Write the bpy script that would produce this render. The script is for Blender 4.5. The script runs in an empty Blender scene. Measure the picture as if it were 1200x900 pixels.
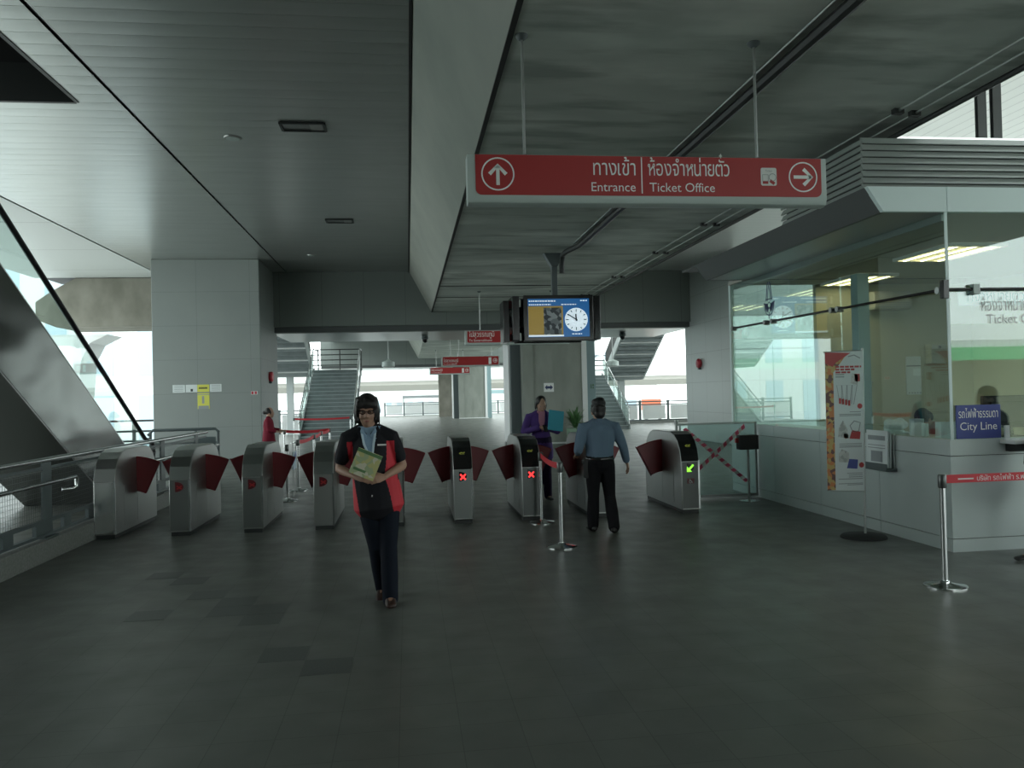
import bpy, bmesh, math, random
import numpy as np
from mathutils import Vector, Matrix, Quaternion
random.seed(7)
SC = bpy.context.scene
COL = SC.collection
PI = math.pi
R = math.radians
sin, cos = math.sin, math.cos

# ------------------------------------------------------------------ materials
MATS = {}
class NT:
    def __init__(s, nt): s.n, s.l = nt.nodes, nt.links
    def new(s, t, **kw):
        n = s.n.new(t)
        for k, v in kw.items():
            if k.startswith('i_'):
                key = k[2:]; key = int(key) if key.isdigit() else key
                n.inputs[key].default_value = v
            else: setattr(n, k, v)
        return n
    def link(s, a, b): s.l.new(a, b)
    def math(s, op, a, b=None, c=None):
        n = s.n.new('ShaderNodeMath'); n.operation = op
        for i, v in enumerate((a, b, c)):
            if v is None: continue
            if isinstance(v, (int, float)): n.inputs[i].default_value = v
            else: s.l.new(v, n.inputs[i])
        return n.outputs[0]
    def mix(s, f, a, b):
        n = s.n.new('ShaderNodeMix'); n.data_type = 'RGBA'
        for i, v in ((0, f), (6, a), (7, b)):
            if isinstance(v, (int, float)): n.inputs[i].default_value = v
            elif isinstance(v, tuple): n.inputs[i].default_value = (*v, 1) if len(v) == 3 else v
            else: s.l.new(v, n.inputs[i])
        return n.outputs[2]
    def pos(s):
        g = s.n.new('ShaderNodeNewGeometry'); x = s.n.new('ShaderNodeSeparateXYZ')
        s.l.new(g.outputs['Position'], x.inputs[0]); return g.outputs['Position'], x.outputs

def material(name, base, rough=.5, metal=0., spec=.5, noise=None, bump=None, joints=(), jcol=(.02, .02, .02), jmix=.8,
             emit=None, strength=1., coat=0., extra=None, rnoise=None, aniso=0):
    """noise=(scale, colour2, stretch xyz); joints=[(axis, spacing, width, offset)]; bump=(scale, strength, stretch)"""
    m = bpy.data.materials.new(name); m.use_nodes = True
    t = NT(m.node_tree); b = t.n['Principled BSDF']
    b.inputs['Roughness'].default_value = rough; b.inputs['Metallic'].default_value = metal
    b.inputs['Specular IOR Level'].default_value = spec
    if coat: b.inputs['Coat Weight'].default_value = coat; b.inputs['Coat Roughness'].default_value = .12
    b.inputs['Base Color'].default_value = (*base, 1)
    P, X = t.pos()
    col = None
    def nz(scale, st=(1, 1, 1), detail=4):
        mp = t.new('ShaderNodeMapping'); mp.inputs['Scale'].default_value = st; t.link(P, mp.inputs[0])
        n = t.new('ShaderNodeTexNoise'); n.inputs['Scale'].default_value = scale; n.inputs['Detail'].default_value = detail
        t.link(mp.outputs[0], n.inputs[0]); return n.outputs[0]
    if noise:
        sc, c2 = noise[0], noise[1]; st = noise[2] if len(noise) > 2 else (1, 1, 1)
        f = nz(sc, st, 6)
        mr = t.new('ShaderNodeMapRange'); mr.inputs[1].default_value = .3; mr.inputs[2].default_value = .7; t.link(f, mr.inputs[0])
        col = t.mix(mr.outputs[0], tuple(base), tuple(c2))
    jm = None
    for ax, spc, w, off in joints:
        v = t.math('FRACT', t.math('DIVIDE', t.math('ADD', X['XYZ'.index(ax)], 1000 * spc + off), spc))
        k = t.math('LESS_THAN', v, w / spc)
        jm = k if jm is None else t.math('MAXIMUM', jm, k)
    if extra: col = extra(t, X, P, col if col is not None else tuple(base), nz)
    if jm is not None:
        col = t.mix(t.math('MULTIPLY', jm, jmix), col if col is not None else tuple(base), tuple(jcol))
    if col is not None: t.link(col, b.inputs['Base Color'])
    if rnoise:
        mr = t.new('ShaderNodeMapRange'); t.link(nz(rnoise[0], rnoise[3] if len(rnoise) > 3 else (1, 1, 1)), mr.inputs[0])
        mr.inputs[1].default_value = .3; mr.inputs[2].default_value = .7; mr.inputs[3].default_value = rnoise[1]; mr.inputs[4].default_value = rnoise[2]
        t.link(mr.outputs[0], b.inputs['Roughness'])
    if bump:
        bn = t.new('ShaderNodeBump'); bn.inputs['Strength'].default_value = bump[1]; bn.inputs['Distance'].default_value = bump[3] if len(bump) > 3 else .01
        t.link(nz(bump[0], bump[2] if len(bump) > 2 else (1, 1, 1), bump[4] if len(bump) > 4 else 4), bn.inputs['Height']); t.link(bn.outputs[0], b.inputs['Normal'])
    if emit:
        b.inputs['Emission Color'].default_value = (*emit, 1); b.inputs['Emission Strength'].default_value = strength
    MATS[name] = m
    return m

def glass_material(name, tint=(.9, .97, .95), ior=1.55, rough=.0, haze=0.):
    m = bpy.data.materials.new(name); m.use_nodes = True
    t = NT(m.node_tree); t.n.clear()
    out = t.new('ShaderNodeOutputMaterial'); mx = t.new('ShaderNodeMixShader'); fr = t.new('ShaderNodeFresnel'); gm = t.new('ShaderNodeNewGeometry')
    t.link(t.math('ADD', t.math('MULTIPLY', gm.outputs['Backfacing'], 1/ior - ior), ior), fr.inputs[0])
    tr = t.new('ShaderNodeBsdfTransparent'); tr.inputs[0].default_value = (*tint, 1)
    gl = t.new('ShaderNodeBsdfGlossy'); gl.inputs['Roughness'].default_value = rough; gl.inputs[0].default_value = (.95, 1, .98, 1)
    t.link(fr.outputs[0], mx.inputs[0]); t.link(tr.outputs[0], mx.inputs[1]); t.link(gl.outputs[0], mx.inputs[2])
    last = mx.outputs[0]
    if haze:
        d = t.new('ShaderNodeBsdfDiffuse'); d.inputs[0].default_value = (.6, .7, .68, 1)
        m2 = t.new('ShaderNodeMixShader'); m2.inputs[0].default_value = haze
        t.link(last, m2.inputs[1]); t.link(d.outputs[0], m2.inputs[2]); last = m2.outputs[0]
    t.link(last, out.inputs[0]); MATS[name] = m
    return m

# ------------------------------------------------------------------ mesh builder
class MB:
    def __init__(s): s.v, s.f, s.mi, s.cur = [], [], [], 0
    def add(s, vs, fs):
        o = len(s.v); s.v += [tuple(p) for p in vs]
        for f in fs: s.f.append(tuple(i + o for i in f)); s.mi.append(s.cur)
        return s
    def m(s, i): s.cur = i; return s
    def box(s, x0, x1, y0, y1, z0, z1):
        return s.add([(x0,y0,z0),(x1,y0,z0),(x1,y1,z0),(x0,y1,z0),(x0,y0,z1),(x1,y0,z1),(x1,y1,z1),(x0,y1,z1)],
                     [(0,3,2,1),(4,5,6,7),(0,1,5,4),(1,2,6,5),(2,3,7,6),(3,0,4,7)])
    def obox(s, c, size, q=None, ax=None):
        """box centred at c with own axes (3 vectors) or a rotation"""
        hx, hy, hz = [k / 2 for k in size]; c = Vector(c)
        if ax: A = [Vector(a).normalized() for a in ax]
        else:
            q = q or Quaternion(); A = [q @ Vector(e) for e in ((1,0,0),(0,1,0),(0,0,1))]
        P = [c + A[0]*i*hx + A[1]*j*hy + A[2]*k*hz for k in (-1,1) for i, j in ((-1,-1),(1,-1),(1,1),(-1,1))]
        return s.add(P, [(0,3,2,1),(4,5,6,7),(0,1,5,4),(1,2,6,5),(2,3,7,6),(3,0,4,7)])
    def prism(s, poly, axis, a0, a1):
        """poly in the two other axes (X: (y,z), Y: (x,z), Z: (x,y))"""
        n = len(poly)
        def P(p, a): return {'X': (a, p[0], p[1]), 'Y': (p[0], a, p[1]), 'Z': (p[0], p[1], a)}[axis]
        ar = sum(poly[i][0]*poly[(i+1)%n][1] - poly[(i+1)%n][0]*poly[i][1] for i in range(n))
        if axis == 'Y': ar = -ar
        pl = list(poly) if ar > 0 else list(poly)[::-1]
        vs = [P(p, a0) for p in pl] + [P(p, a1) for p in pl]
        fs = [tuple(range(n))[::-1], tuple(range(n, 2*n))] + [(i, (i+1)%n, (i+1)%n+n, i+n) for i in range(n)]
        return s.add(vs, fs)
    def quad(s, a, b, c, d): return s.add([a, b, c, d], [(0,1,2,3)])
    def tube(s, pts, r, n=10, closed=False, caps=True, flat=None):
        pts = [Vector(p) for p in pts]; N = len(pts); rings = []; prev = None
        for i, p in enumerate(pts):
            if closed: t = pts[(i+1)%N] - pts[i-1]
            else: t = pts[min(i+1, N-1)] - pts[max(i-1, 0)]
            t.normalize()
            if prev is None:
                u = t.orthogonal().normalized() if flat is None else (Vector(flat) - t*Vector(flat).dot(t)).normalized()
            else: u = (prev - t*prev.dot(t)).normalized()
            prev = u; w = t.cross(u)
            rr = r[i] if isinstance(r, (list, tuple)) and isinstance(r[0], (int, float)) and len(r) == N and N != 2 else r
            ra, rb = rr if isinstance(rr, tuple) else (rr, rr)
            rings.append([p + u*ra*cos(2*PI*k/n) + w*rb*sin(2*PI*k/n) for k in range(n)])
        vs = [q for g in rings for q in g]; fs = []
        for i in range(N if closed else N-1):
            j = (i+1) % N
            for k in range(n): fs.append((i*n+k, i*n+(k+1)%n, j*n+(k+1)%n, j*n+k))
        if caps and not closed: fs += [tuple(range(n))[::-1], tuple((N-1)*n+k for k in range(n))]
        return s.add(vs, fs)
    def cyl(s, a, b, r, n=16): return s.tube([a, b], r, n)
    def lathe(s, prof, c=(0,0,0), n=24, axis='Z'):
        """prof: [(r,z)] bottom to top"""
        vs, fs = [], []; c = Vector(c)
        for r, z in prof:
            for k in range(n):
                a = 2*PI*k/n; p = (r*cos(a), r*sin(a), z)
                if axis == 'Y': p = (p[0], -p[2], p[1])
                vs.append(c + Vector(p))
        m = len(prof)
        for i in range(m-1):
            for k in range(n): fs.append((i*n+k, i*n+(k+1)%n, (i+1)*n+(k+1)%n, (i+1)*n+k))
        fs += [tuple(range(n))[::-1], tuple((m-1)*n+k for k in range(n))]
        return s.add(vs, fs)
    def ell(s, c, r, n=14, m=8, q=None):
        c = Vector(c); vs, fs = [], []; q = q or Quaternion()
        for i in range(1, m):
            th = PI*i/m
            for k in range(n):
                a = 2*PI*k/n; vs.append(c + q @ Vector((r[0]*sin(th)*cos(a), r[1]*sin(th)*sin(a), -r[2]*cos(th))))
        vs += [c + q @ Vector((0,0,-r[2])), c + q @ Vector((0,0,r[2]))]; B = (m-1)*n
        for i in range(m-2):
            for k in range(n): fs.append((i*n+k, i*n+(k+1)%n, (i+1)*n+(k+1)%n, (i+1)*n+k))
        for k in range(n): fs += [(B, (k+1)%n, k), (B+1, (m-2)*n+k, (m-2)*n+(k+1)%n)]
        return s.add(vs, fs)
    def ribbon(s, pts, w, o, ux, uy, d=0., closed=False):
        """flat stroke of width w in the plane (o, ux, uy), 2D points"""
        o, ux, uy = Vector(o), Vector(ux), Vector(uy); n = ux.cross(uy)
        P = [Vector(p) for p in pts]; N = len(P); L, Rr = [], []
        for i in range(N):
            t = (P[(i+1)%N] - P[i-1]) if closed else (P[min(i+1,N-1)] - P[max(i-1,0)])
            t.normalize(); nn = Vector((-t.y, t.x)) * w/2
            L.append(P[i]+nn); Rr.append(P[i]-nn)
        W = lambda p: o + ux*p.x + uy*p.y + n*d
        vs = [W(p) for p in L] + [W(p) for p in Rr]
        rng = range(N if closed else N-1)
        return s.add(vs, [(i, N+i, N+(i+1)%N, (i+1)%N) for i in rng])
    def poly(s, pts, o, ux, uy, d=0.):
        o, ux, uy = Vector(o), Vector(ux), Vector(uy); n = ux.cross(uy)
        return s.add([o + ux*p[0] + uy*p[1] + n*d for p in pts], [tuple(range(len(pts)))])
    def disc(s, c, r, o, ux, uy, d=0., n=32):
        return s.poly([(c[0]+r*cos(2*PI*k/n), c[1]+r*sin(2*PI*k/n)) for k in range(n)], o, ux, uy, d)
    def ring(s, c, r, w, o, ux, uy, d=0., n=40):
        return s.ribbon([(c[0]+r*cos(2*PI*k/n), c[1]+r*sin(2*PI*k/n)) for k in range(n)], w, o, ux, uy, d, True)
    def rect(s, x0, y0, x1, y1, o, ux, uy, d=0.): return s.poly([(x0,y0),(x1,y0),(x1,y1),(x0,y1)], o, ux, uy, d)
    def text(s, string, size, org, o, ux, uy, d=0., align='LEFT'):
        o, ux, uy = Vector(o), Vector(ux), Vector(uy); n = ux.cross(uy)
        vs, fs, x0, x1 = glyphs(string)
        sh = {'LEFT': 0, 'CENTER': -(x0+x1)/2, 'RIGHT': -x1}[align]
        s.add([o + ux*(org[0]+(p[0]+sh)*size) + uy*(org[1]+p[1]*size) + n*d for p in vs], fs)
        return (x1 - x0) * size
    def thai(s, string, size, org, o, ux, uy, d=0., width=None, align='LEFT'):
        """Thai words set cluster by cluster (stacked marks are raised)"""
        g = MB(); O, A, B = (0,0,0), (1,0,0), (0,1,0); cur = 0.
        cl = []
        for ch in string:
            if cl and (0x0E31 == ord(ch) or 0x0E33 <= ord(ch) <= 0x0E3A or 0x0E47 <= ord(ch) <= 0x0E4E): cl[-1] += ch
            else: cl.append(ch)
        for c in cl:
            if c == ' ': cur += .3; continue
            base, marks = c[0], c[1:]
            if base == 'ห':
                w = .5; k = .56
                for pts in ([(.14,.52),(.14,0)], [(.14,.2),(.38,.44)], [(.36,.42),(.44,.3),(.45,.2),(.45,0)]):
                    g.ribbon([(cur+x, y) for x, y in pts], .075, O, A, B)
                g.ring((cur+.09,.46), .055, .05, O, A, B, n=14); g.ring((cur+.42,.47), .06, .05, O, A, B, n=14)
            else:
                am = 'ำ' in marks
                vs, fs, x0, x1 = glyphs(base + ('ำ' if am else ''))
                if marks and not am and marks[0] != '๋' and len(marks) == 1: vs, fs, _, _ = glyphs(c)
                elif len(marks) == 2: vs, fs, _, _ = glyphs(base + marks[0])
                g.add([(cur + p[0]-x0, p[1], 0) for p in vs], fs); w = x1 - x0
            if base == 'ห' and marks:
                vs, fs, x0, x1 = glyphs(marks[0]); g.add([(cur+w-.02+p[0]-x1, p[1], 0) for p in vs], fs)
            if len(marks) == 2:
                vs, fs, x0, x1 = glyphs(marks[1]); g.add([(cur+w+p[0]-x1, p[1]+.2, 0) for p in vs], fs)
            cur += w + .085
        cur -= .085
        kx = width/(cur*size) if width else 1.
        sh = {'LEFT': 0, 'CENTER': -cur/2, 'RIGHT': -cur}[align]
        o, ux, uy = Vector(o), Vector(ux), Vector(uy); n = ux.cross(uy)
        s.add([o + ux*(org[0]+(p[0]+sh)*size*kx) + uy*(org[1]+p[1]*size) + n*d for p in g.v], g.f)
    def build(s, name, mat, parent=None, smooth=False, bevel=0, seg=2, loc=None, merge=False):
        me = bpy.data.meshes.new(name); me.from_pydata(s.v, [], s.f)
        mats = mat if isinstance(mat, (list, tuple)) else [mat]
        for k in mats: me.materials.append(MATS[k] if isinstance(k, str) else k)
        if len(mats) > 1: me.polygons.foreach_set('material_index', s.mi)
        if smooth: me.polygons.foreach_set('use_smooth', [True]*len(me.polygons))
        me.update()
        o = bpy.data.objects.new(name, me); COL.objects.link(o)
        if parent is not None: o.parent = parent
        if loc: o.location = loc
        if bevel:
            bv = o.modifiers.new('bevel', 'BEVEL'); bv.width = bevel; bv.segments = seg; bv.limit_method = 'ANGLE'; bv.angle_limit = R(35)
        if smooth or bevel:
            bpy_smooth(o)
        return o
def bpy_smooth(o):
    me = o.data
    me.polygons.foreach_set('use_smooth', [True]*len(me.polygons))
    try: me.set_sharp_from_angle(angle=R(40))
    except Exception: pass
_G = {}
def glyphs(string):
    if string in _G: return _G[string]
    c = bpy.data.curves.new('lettering', 'FONT'); c.body = string; c.size = 1; c.resolution_u = 3
    o = bpy.data.objects.new('lettering', c); COL.objects.link(o)
    dg = bpy.context.evaluated_depsgraph_get(); me = bpy.data.meshes.new_from_object(o.evaluated_get(dg))
    vs = [tuple(v.co) for v in me.vertices]; fs = [tuple(p.vertices) for p in me.polygons]
    bpy.data.objects.remove(o); bpy.data.meshes.remove(me); bpy.data.curves.remove(c)
    xs = [v[0] for v in vs] or [0]
    _G[string] = (vs, fs, min(xs), max(xs)); return _G[string]

def tag(o, label, cat, group=None, kind=None):
    o['label'] = label; o['category'] = cat
    if group: o['group'] = group
    if kind: o['kind'] = kind
    return o
def thing(name, label, cat, loc=(0,0,0), rz=0, group=None):
    o = bpy.data.objects.new(name, None); COL.objects.link(o); o.empty_display_size = .1
    o.location = loc; o.rotation_euler = (0,0,rz)
    return tag(o, label, cat, group)
def struct(o, label=None):
    o['kind'] = 'structure'
    if label: o['label'] = label
    return o
def dup(root, label, loc=None, rz=None):
    def cp(o, par):
        c = o.copy(); COL.objects.link(c)
        if par is not None: c.parent = par
        for ch in [k for k in KIDS(o)]: cp(ch, c)
        return c
    def KIDS(o): return [k for k in bpy.data.objects if k.parent == o]
    c = cp(root, None); c['label'] = label
    if loc is not None: c.location = loc
    if rz is not None: c.rotation_euler = (0,0,rz)
    return c
UX, UZ = (1,0,0), (0,0,1)     # the plane of a sign that faces -Y

# ------------------------------------------------------------------ palette
def floor_extra(t, X, P, col, nz):
    # each granite tile has its own shade
    cx = t.math('FLOOR', t.math('DIVIDE', t.math('ADD', X[0], 300.08), .3)); cy = t.math('FLOOR', t.math('DIVIDE', t.math('ADD', X[1], 300.12), .3))
    cb = t.new('ShaderNodeCombineXYZ'); t.link(cx, cb.inputs[0]); t.link(cy, cb.inputs[1])
    w = t.new('ShaderNodeTexWhiteNoise'); w.noise_dimensions = '3D'; t.link(cb.outputs[0], w.inputs[0])
    c = t.mix(t.math('MULTIPLY', w.outputs[0], .35), col, (.085, .092, .088))
    g = t.new('ShaderNodeTexNoise'); g.inputs['Scale'].default_value = 260; t.link(P, g.inputs[0])
    return t.mix(t.math('MULTIPLY', g.outputs[0], .35), c, (.2, .21, .2))
def conc_extra(t, X, P, col, nz):
    f = nz(.8, (.7, 1.6, 1), 9)
    mr = t.new('ShaderNodeMapRange'); mr.inputs[1].default_value = .48; mr.inputs[2].default_value = .66; t.link(f, mr.inputs[0])
    c = t.mix(t.math('MULTIPLY', mr.outputs[0], .65), col, (.78, .83, .77))
    f2 = nz(1.3, (.6, 2.6, 1), 9)
    m2 = t.new('ShaderNodeMapRange'); m2.inputs[1].default_value = .5; m2.inputs[2].default_value = .66; t.link(f2, m2.inputs[0])
    return t.mix(t.math('MULTIPLY', m2.outputs[0], .55), c, (.2, .23, .21))
material('granite', (.112, .122, .108), .36, spec=.45, noise=(2.2, (.142, .15, .133)), joints=[('X', .3, .004, .08), ('Y', .3, .004, .12)], jcol=(.05,.055,.05), jmix=.6, extra=floor_extra, rnoise=(3., .3, .44))
material('granite_dark', (.08, .088, .086), .4, spec=.45, noise=(90., (.11, .118, .112)))
material('kerb_concrete', (.17, .18, .17), .7, noise=(40., (.25, .26, .25)))
material('ceiling_slat', (.46, .49, .475), .3, metal=.7, noise=(.7, (.52, .55, .535), (1, 6, 1)))
material('ceiling_panel', (.66, .69, .68), .45, joints=[('Y', 3.3, .02, -2.3)], jcol=(.1, .1, .1))
material('white_ceiling', (.8, .81, .8), .32, metal=.35, joints=[('Y', .3, .012, 0)], jcol=(.4, .4, .4), jmix=.5)
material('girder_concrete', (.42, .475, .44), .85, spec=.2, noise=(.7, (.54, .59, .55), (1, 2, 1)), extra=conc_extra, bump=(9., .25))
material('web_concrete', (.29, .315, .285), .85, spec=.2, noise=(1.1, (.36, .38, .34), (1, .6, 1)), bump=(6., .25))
material('old_concrete', (.3, .29, .25), .9, spec=.2, noise=(1.6, (.19, .185, .155), (1, 1, .7)), bump=(5., .4))
material('core_concrete', (.33, .35, .32), .85, spec=.2, noise=(1.8, (.26, .285, .255), (1.6, 1, .6)), bump=(7., .3))
material('clad_grey', (.235, .265, .258), .5, spec=.4, noise=(.8, (.26, .29, .28)), joints=[('Z', .95, .006, .02), ('X', 1.45, .006, 0.02), ('Y', 1.3, .006, 0)], jcol=(.09, .1, .1), jmix=.7)
material('clad_lit', (.54, .59, .58), .38, metal=.2, spec=.5, joints=[('Z', .95, .008, .02), ('Y', 1.3, .008, 0), ('X', 1.45, .008, .02)], jcol=(.16, .18, .18), jmix=.7)  # right pillar's cladding, its colour lightened to stand in for reflected daylight
material('clad_beam', (.16, .185, .175), .45, spec=.4, joints=[('X', 1.3, .012, .02)], jcol=(.07, .08, .08))
material('dark_flange', (.07, .08, .08), .5)
material('stainless', (.42, .44, .43), .3, metal=1.)
material('stainless_light', (.4, .41, .4), .34, metal=.85)
material('stainless_mirror', (.72, .74, .73), .16, metal=1.)
material('escalator_soffit', (.17, .18, .172), .32, metal=.9)
material('escalator_steel', (.12, .132, .125), .24, metal=1., bump=(.9, .65, (.3, .5, 1.0), .2, 1.2), noise=(.8, (.155, .168, .16)))
material('chrome', (.75, .77, .77), .14, metal=1.)
material('gate_dark', (.1, .107, .105), .3, metal=.6)
material('gate_front', (.24, .255, .25), .32, metal=.8, rnoise=(9., .28, .4))
material('black_gloss', (.012, .013, .014), .18)
material('black_matt', (.016, .017, .018), .6)
material('rubber', (.02, .018, .022), .35)
material('flap_red', (.2, .008, .016), .38)
material('display_dark', (.1, .008, .012), .3)
material('led_red', (.9, .02, .02), .5, emit=(1., .05, .05), strength=1.5)
material('led_green', (.3, .9, .05), .5, emit=(.35, 1., .08), strength=1.1)
material('sign_red', (.42, .03, .032), .45)
material('sign_white', (.78, .8, .78), .5)
material('sign_letter', (.93, .95, .93), .45)
material('sign_case', (.5, .58, .56), .4)
material('steel_rod', (.4, .42, .41), .4, metal=.8)
material('rail_paint', (.1, .125, .13), .45)
material('rail_tube', (.62, .64, .64), .22, metal=1.)
material('mesh_wire', (.13, .145, .145), .5)
material('booth_panel', (.5, .57, .56), .42, metal=.2, noise=(.9, (.54, .61, .6)))
material('booth_soffit', (.3, .32, .315), .35, metal=.4)
material('canopy_dark', (.12, .13, .13), .5)
material('canopy_white', (.76, .9, .89), .45)
material('louvre', (.36, .4, .38), .5)
material('olive_wall', (.5, .5, .38), .7)
material('booth_ceiling', (.42, .43, .38), .7)
material('booth_floor', (.25, .25, .23), .6)
material('steel_blue', (.25, .36, .38), .45)
material('tube_light', (1, .95, .75), .5, emit=(1., .88, .56), strength=8.)
material('louvre_lamp', (.6, .58, .45), .35, metal=.4)
material('stair_steel', (.2, .235, .235), .5, noise=(2., (.25, .28, .28)))
material('stair_tread', (.2, .235, .24), .5, noise=(3., (.15, .18, .185)))
material('stair_nosing', (.5, .55, .55), .4)
material('pale_steel', (.55, .6, .6), .45)
material('white_paint', (.8, .82, .82), .5)
material('building_white', (.78, .8, .8), .8)
material('building_blue', (.5, .62, .7), .6)
material('building_glass', (.3, .38, .43), .3)
material('road_concrete', (.4, .39, .36), .9)
material('outdoor_ground', (.6, .61, .59), .9)
material('green_fascia', (.22, .6, .3), .5)
material('roof_sheet', (.85, .86, .84), .6, joints=[('X', .45, .05, 0)], jcol=(.5, .5, .5), jmix=.5)
material('dark_steel', (.03, .034, .034), .5)
material('orange_paint', (.75, .2, .1), .5)
material('red_paint', (.5, .03, .05), .4)
material('yellow_paper', (.68, .68, .12), .7)
material('white_paper', (.68, .74, .74), .7)
material('grey_ink', (.3, .33, .34), .7)
material('black_ink', (.02, .022, .025), .7)
material('blue_sign', (.045, .07, .3), .45)
material('navy_ink', (.03, .05, .14), .6)
material('belt_red', (.62, .03, .045), .6)
material('tape_red', (.8, .1, .2), .5)
material('tape_white', (.8, .78, .78), .5)
material('screen_blue', (.02, .1, .3), .25, emit=(.02, .18, .5), strength=.34)
material('screen_white', (.7, .8, .85), .3, emit=(.75, .9, 1.), strength=.62)
material('screen_gold', (.4, .28, .06), .3, emit=(.6, .4, .08), strength=.2)
material('leaf', (.05, .13, .05), .5, noise=(8., (.08, .19, .06)))
material('pot', (.2, .3, .22), .6)
glass_material('glass', (.84, .95, .92), 1.6)
glass_material('glass_booth', (.92, .985, .97), 1.95)
glass_material('glass_front', (.92, .985, .97), 2.0)
glass_material('glass_rail', (.88, .95, .935), 1.5)
glass_material('lens_glass', (.42, .38, .36), 1.4)
glass_material('glass_gate', (.78, .88, .86), 1.5, haze=.06)
# people and print
material('skin', (.36, .21, .145), .55)
material('skin_pale', (.42, .26, .19), .55)
material('hair', (.012, .01, .01), .5, bump=(60., .4, (1, 1, .25)))
material('shirt_black', (.016, .016, .02), .75, spec=.15, bump=(12., .3))
material('shirt_red', (.5, .02, .035), .7, bump=(12., .3))
material('cloth_blue', (.26, .38, .52), .75)
material('uniform_blue', (.13, .19, .26), .75, spec=.15, bump=(10., .35))
material('trouser_navy', (.008, .011, .019), .8, spec=.15, bump=(9., .35))
material('trouser_black', (.009, .009, .011), .8, spec=.15, bump=(9., .3))
material('purple', (.085, .045, .2), .75, spec=.15, bump=(9., .35))
material('purple_dark', (.03, .02, .06), .75, spec=.15, bump=(9., .3))
material('pink', (.45, .2, .28), .75)
material('dusty_pink', (.42, .2, .2), .75)
material('maroon', (.17, .014, .03), .75, spec=.15, bump=(9., .35))
material('shoe_brown', (.04, .02, .015), .4)
material('shoe_black', (.01, .01, .01), .35)
material('folder_blue', (.02, .3, .42), .5)
material('lens_dark', (.03, .03, .035), .15)
material('lip', (.3, .1, .09), .5)
material('eye', (.5, .5, .48), .3)
def collage(name, c1, c2, c3, scale):
    m = bpy.data.materials.new(name); m.use_nodes = True; t = NT(m.node_tree); b = t.n['Principled BSDF']
    tc = t.new('ShaderNodeTexCoord'); v = t.new('ShaderNodeTexVoronoi'); v.inputs['Scale'].default_value = scale; t.link(tc.outputs['Object'], v.inputs[0])
    r = t.new('ShaderNodeValToRGB'); s = t.new('ShaderNodeSeparateColor'); t.link(v.outputs['Color'], s.inputs[0]); t.link(s.outputs[0], r.inputs[0])
    r.color_ramp.interpolation = 'CONSTANT'; e = r.color_ramp.elements; e[0].color = (*c1, 1); e[1].position = .35; e[1].color = (*c2, 1); k = e.new(.68); k.color = (*c3, 1)
    t.link(r.outputs[0], b.inputs['Base Color']); b.inputs['Roughness'].default_value = .5; MATS[name] = m
collage('collage', (.55, .2, .06), (.5, .36, .12), (.14, .06, .05), 26)
collage('magazine_cover', (.42, .4, .16), (.3, .36, .2), (.5, .48, .36), 28)
collage('newsprint', (.5, .52, .5), (.36, .38, .37), (.58, .6, .58), 30)
collage('screen_photo', (.3, .33, .36), (.1, .11, .13), (.55, .58, .62), 14)

# ------------------------------------------------------------------ floor, ceilings, girder
HOLE = (-7.5, -4.27, 3.0, 11.3)
fl = MB(); fl.box(-9.5, 11.6, -14, 72, -.5, 0); fl.box(11.6, 16.8, -9, 41, -.5, 0)
struct(fl.build('floor', 'granite'))
dk = MB()
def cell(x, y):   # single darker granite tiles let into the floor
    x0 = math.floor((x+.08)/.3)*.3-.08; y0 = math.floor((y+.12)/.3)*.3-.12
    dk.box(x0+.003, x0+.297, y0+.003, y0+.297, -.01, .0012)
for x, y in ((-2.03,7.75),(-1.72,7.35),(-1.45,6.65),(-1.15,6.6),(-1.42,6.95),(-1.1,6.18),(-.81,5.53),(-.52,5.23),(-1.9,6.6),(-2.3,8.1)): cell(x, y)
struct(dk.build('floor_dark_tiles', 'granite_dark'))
def slats(x0, x1, y0, y1, z, pitch=.3, sag=.0012, gap=.006):
    mb = MB(); n = int(round((y1-y0)/pitch)); 
    for i in range(n):
        a = y0 + i*pitch; K = 5; row = []
        for k in range(K+1):
            u = k/K; row.append((a + gap/2 + (pitch-gap)*u, z - sag*4*u*(1-u)))
        row = [(row[0][0], z+.02)] + row + [(row[-1][0], z+.02)]
        vs = [(x0, y, zz) for y, zz in row] + [(x1, y, zz) for y, zz in row]; m = len(row)
        mb.add(vs, [(k, k+1, m+k+1, m+k) for k in range(m-1)])
    return mb
ZC = 5.65
c = slats(-3.66, .1, -13.9, 26, ZC)
for part in (slats(-4.27, -3.71, -13.9, 11.3, ZC), slats(-7.56, -3.71, 11.3, 26, ZC), slats(-7.56, -4.27, -13.9, 2.9, ZC)):
    c.add(part.v, part.f)
c.box(-3.71, -3.66, -13.9, 26, ZC+.03, ZC+.05)
struct(c.build('ceiling', 'ceiling_slat', smooth=True))
c = MB(); c.box(-11.5, -7.62, -13.9, 27, ZC, ZC+.06); struct(c.build('ceiling_outer_panels', 'ceiling_panel'))
c = MB()
c.box(-11.5, -7.5, -14, 29, ZC+.08, ZC+.5); c.box(-7.5, -4.27, -14, 3, ZC+.08, ZC+.5); c.box(-7.5, -4.27, 11.3, 29, ZC+.08, ZC+.5); c.box(-4.27, .1, -14, 29, ZC+.08, ZC+.5)  # unseen slab over the ceiling, added to block light
c.box(-7.7, -7.5, 2.8, 11.5, ZC+.02, 10); c.box(-4.3, -4.1, 2.8, 11.5, ZC+.5, 10); c.box(-7.7, -4.1, 11.3, 11.5, ZC+.5, 10); c.box(-7.7, -4.1, 2.8, 3, ZC+.5, 10); c.box(-7.7, -4.1, 2.8, 11.5, 10, 10.2)  # black box added over the escalator opening so its inside stays dark
struct(c.build('ceiling_void_block', 'black_matt'))
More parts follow.
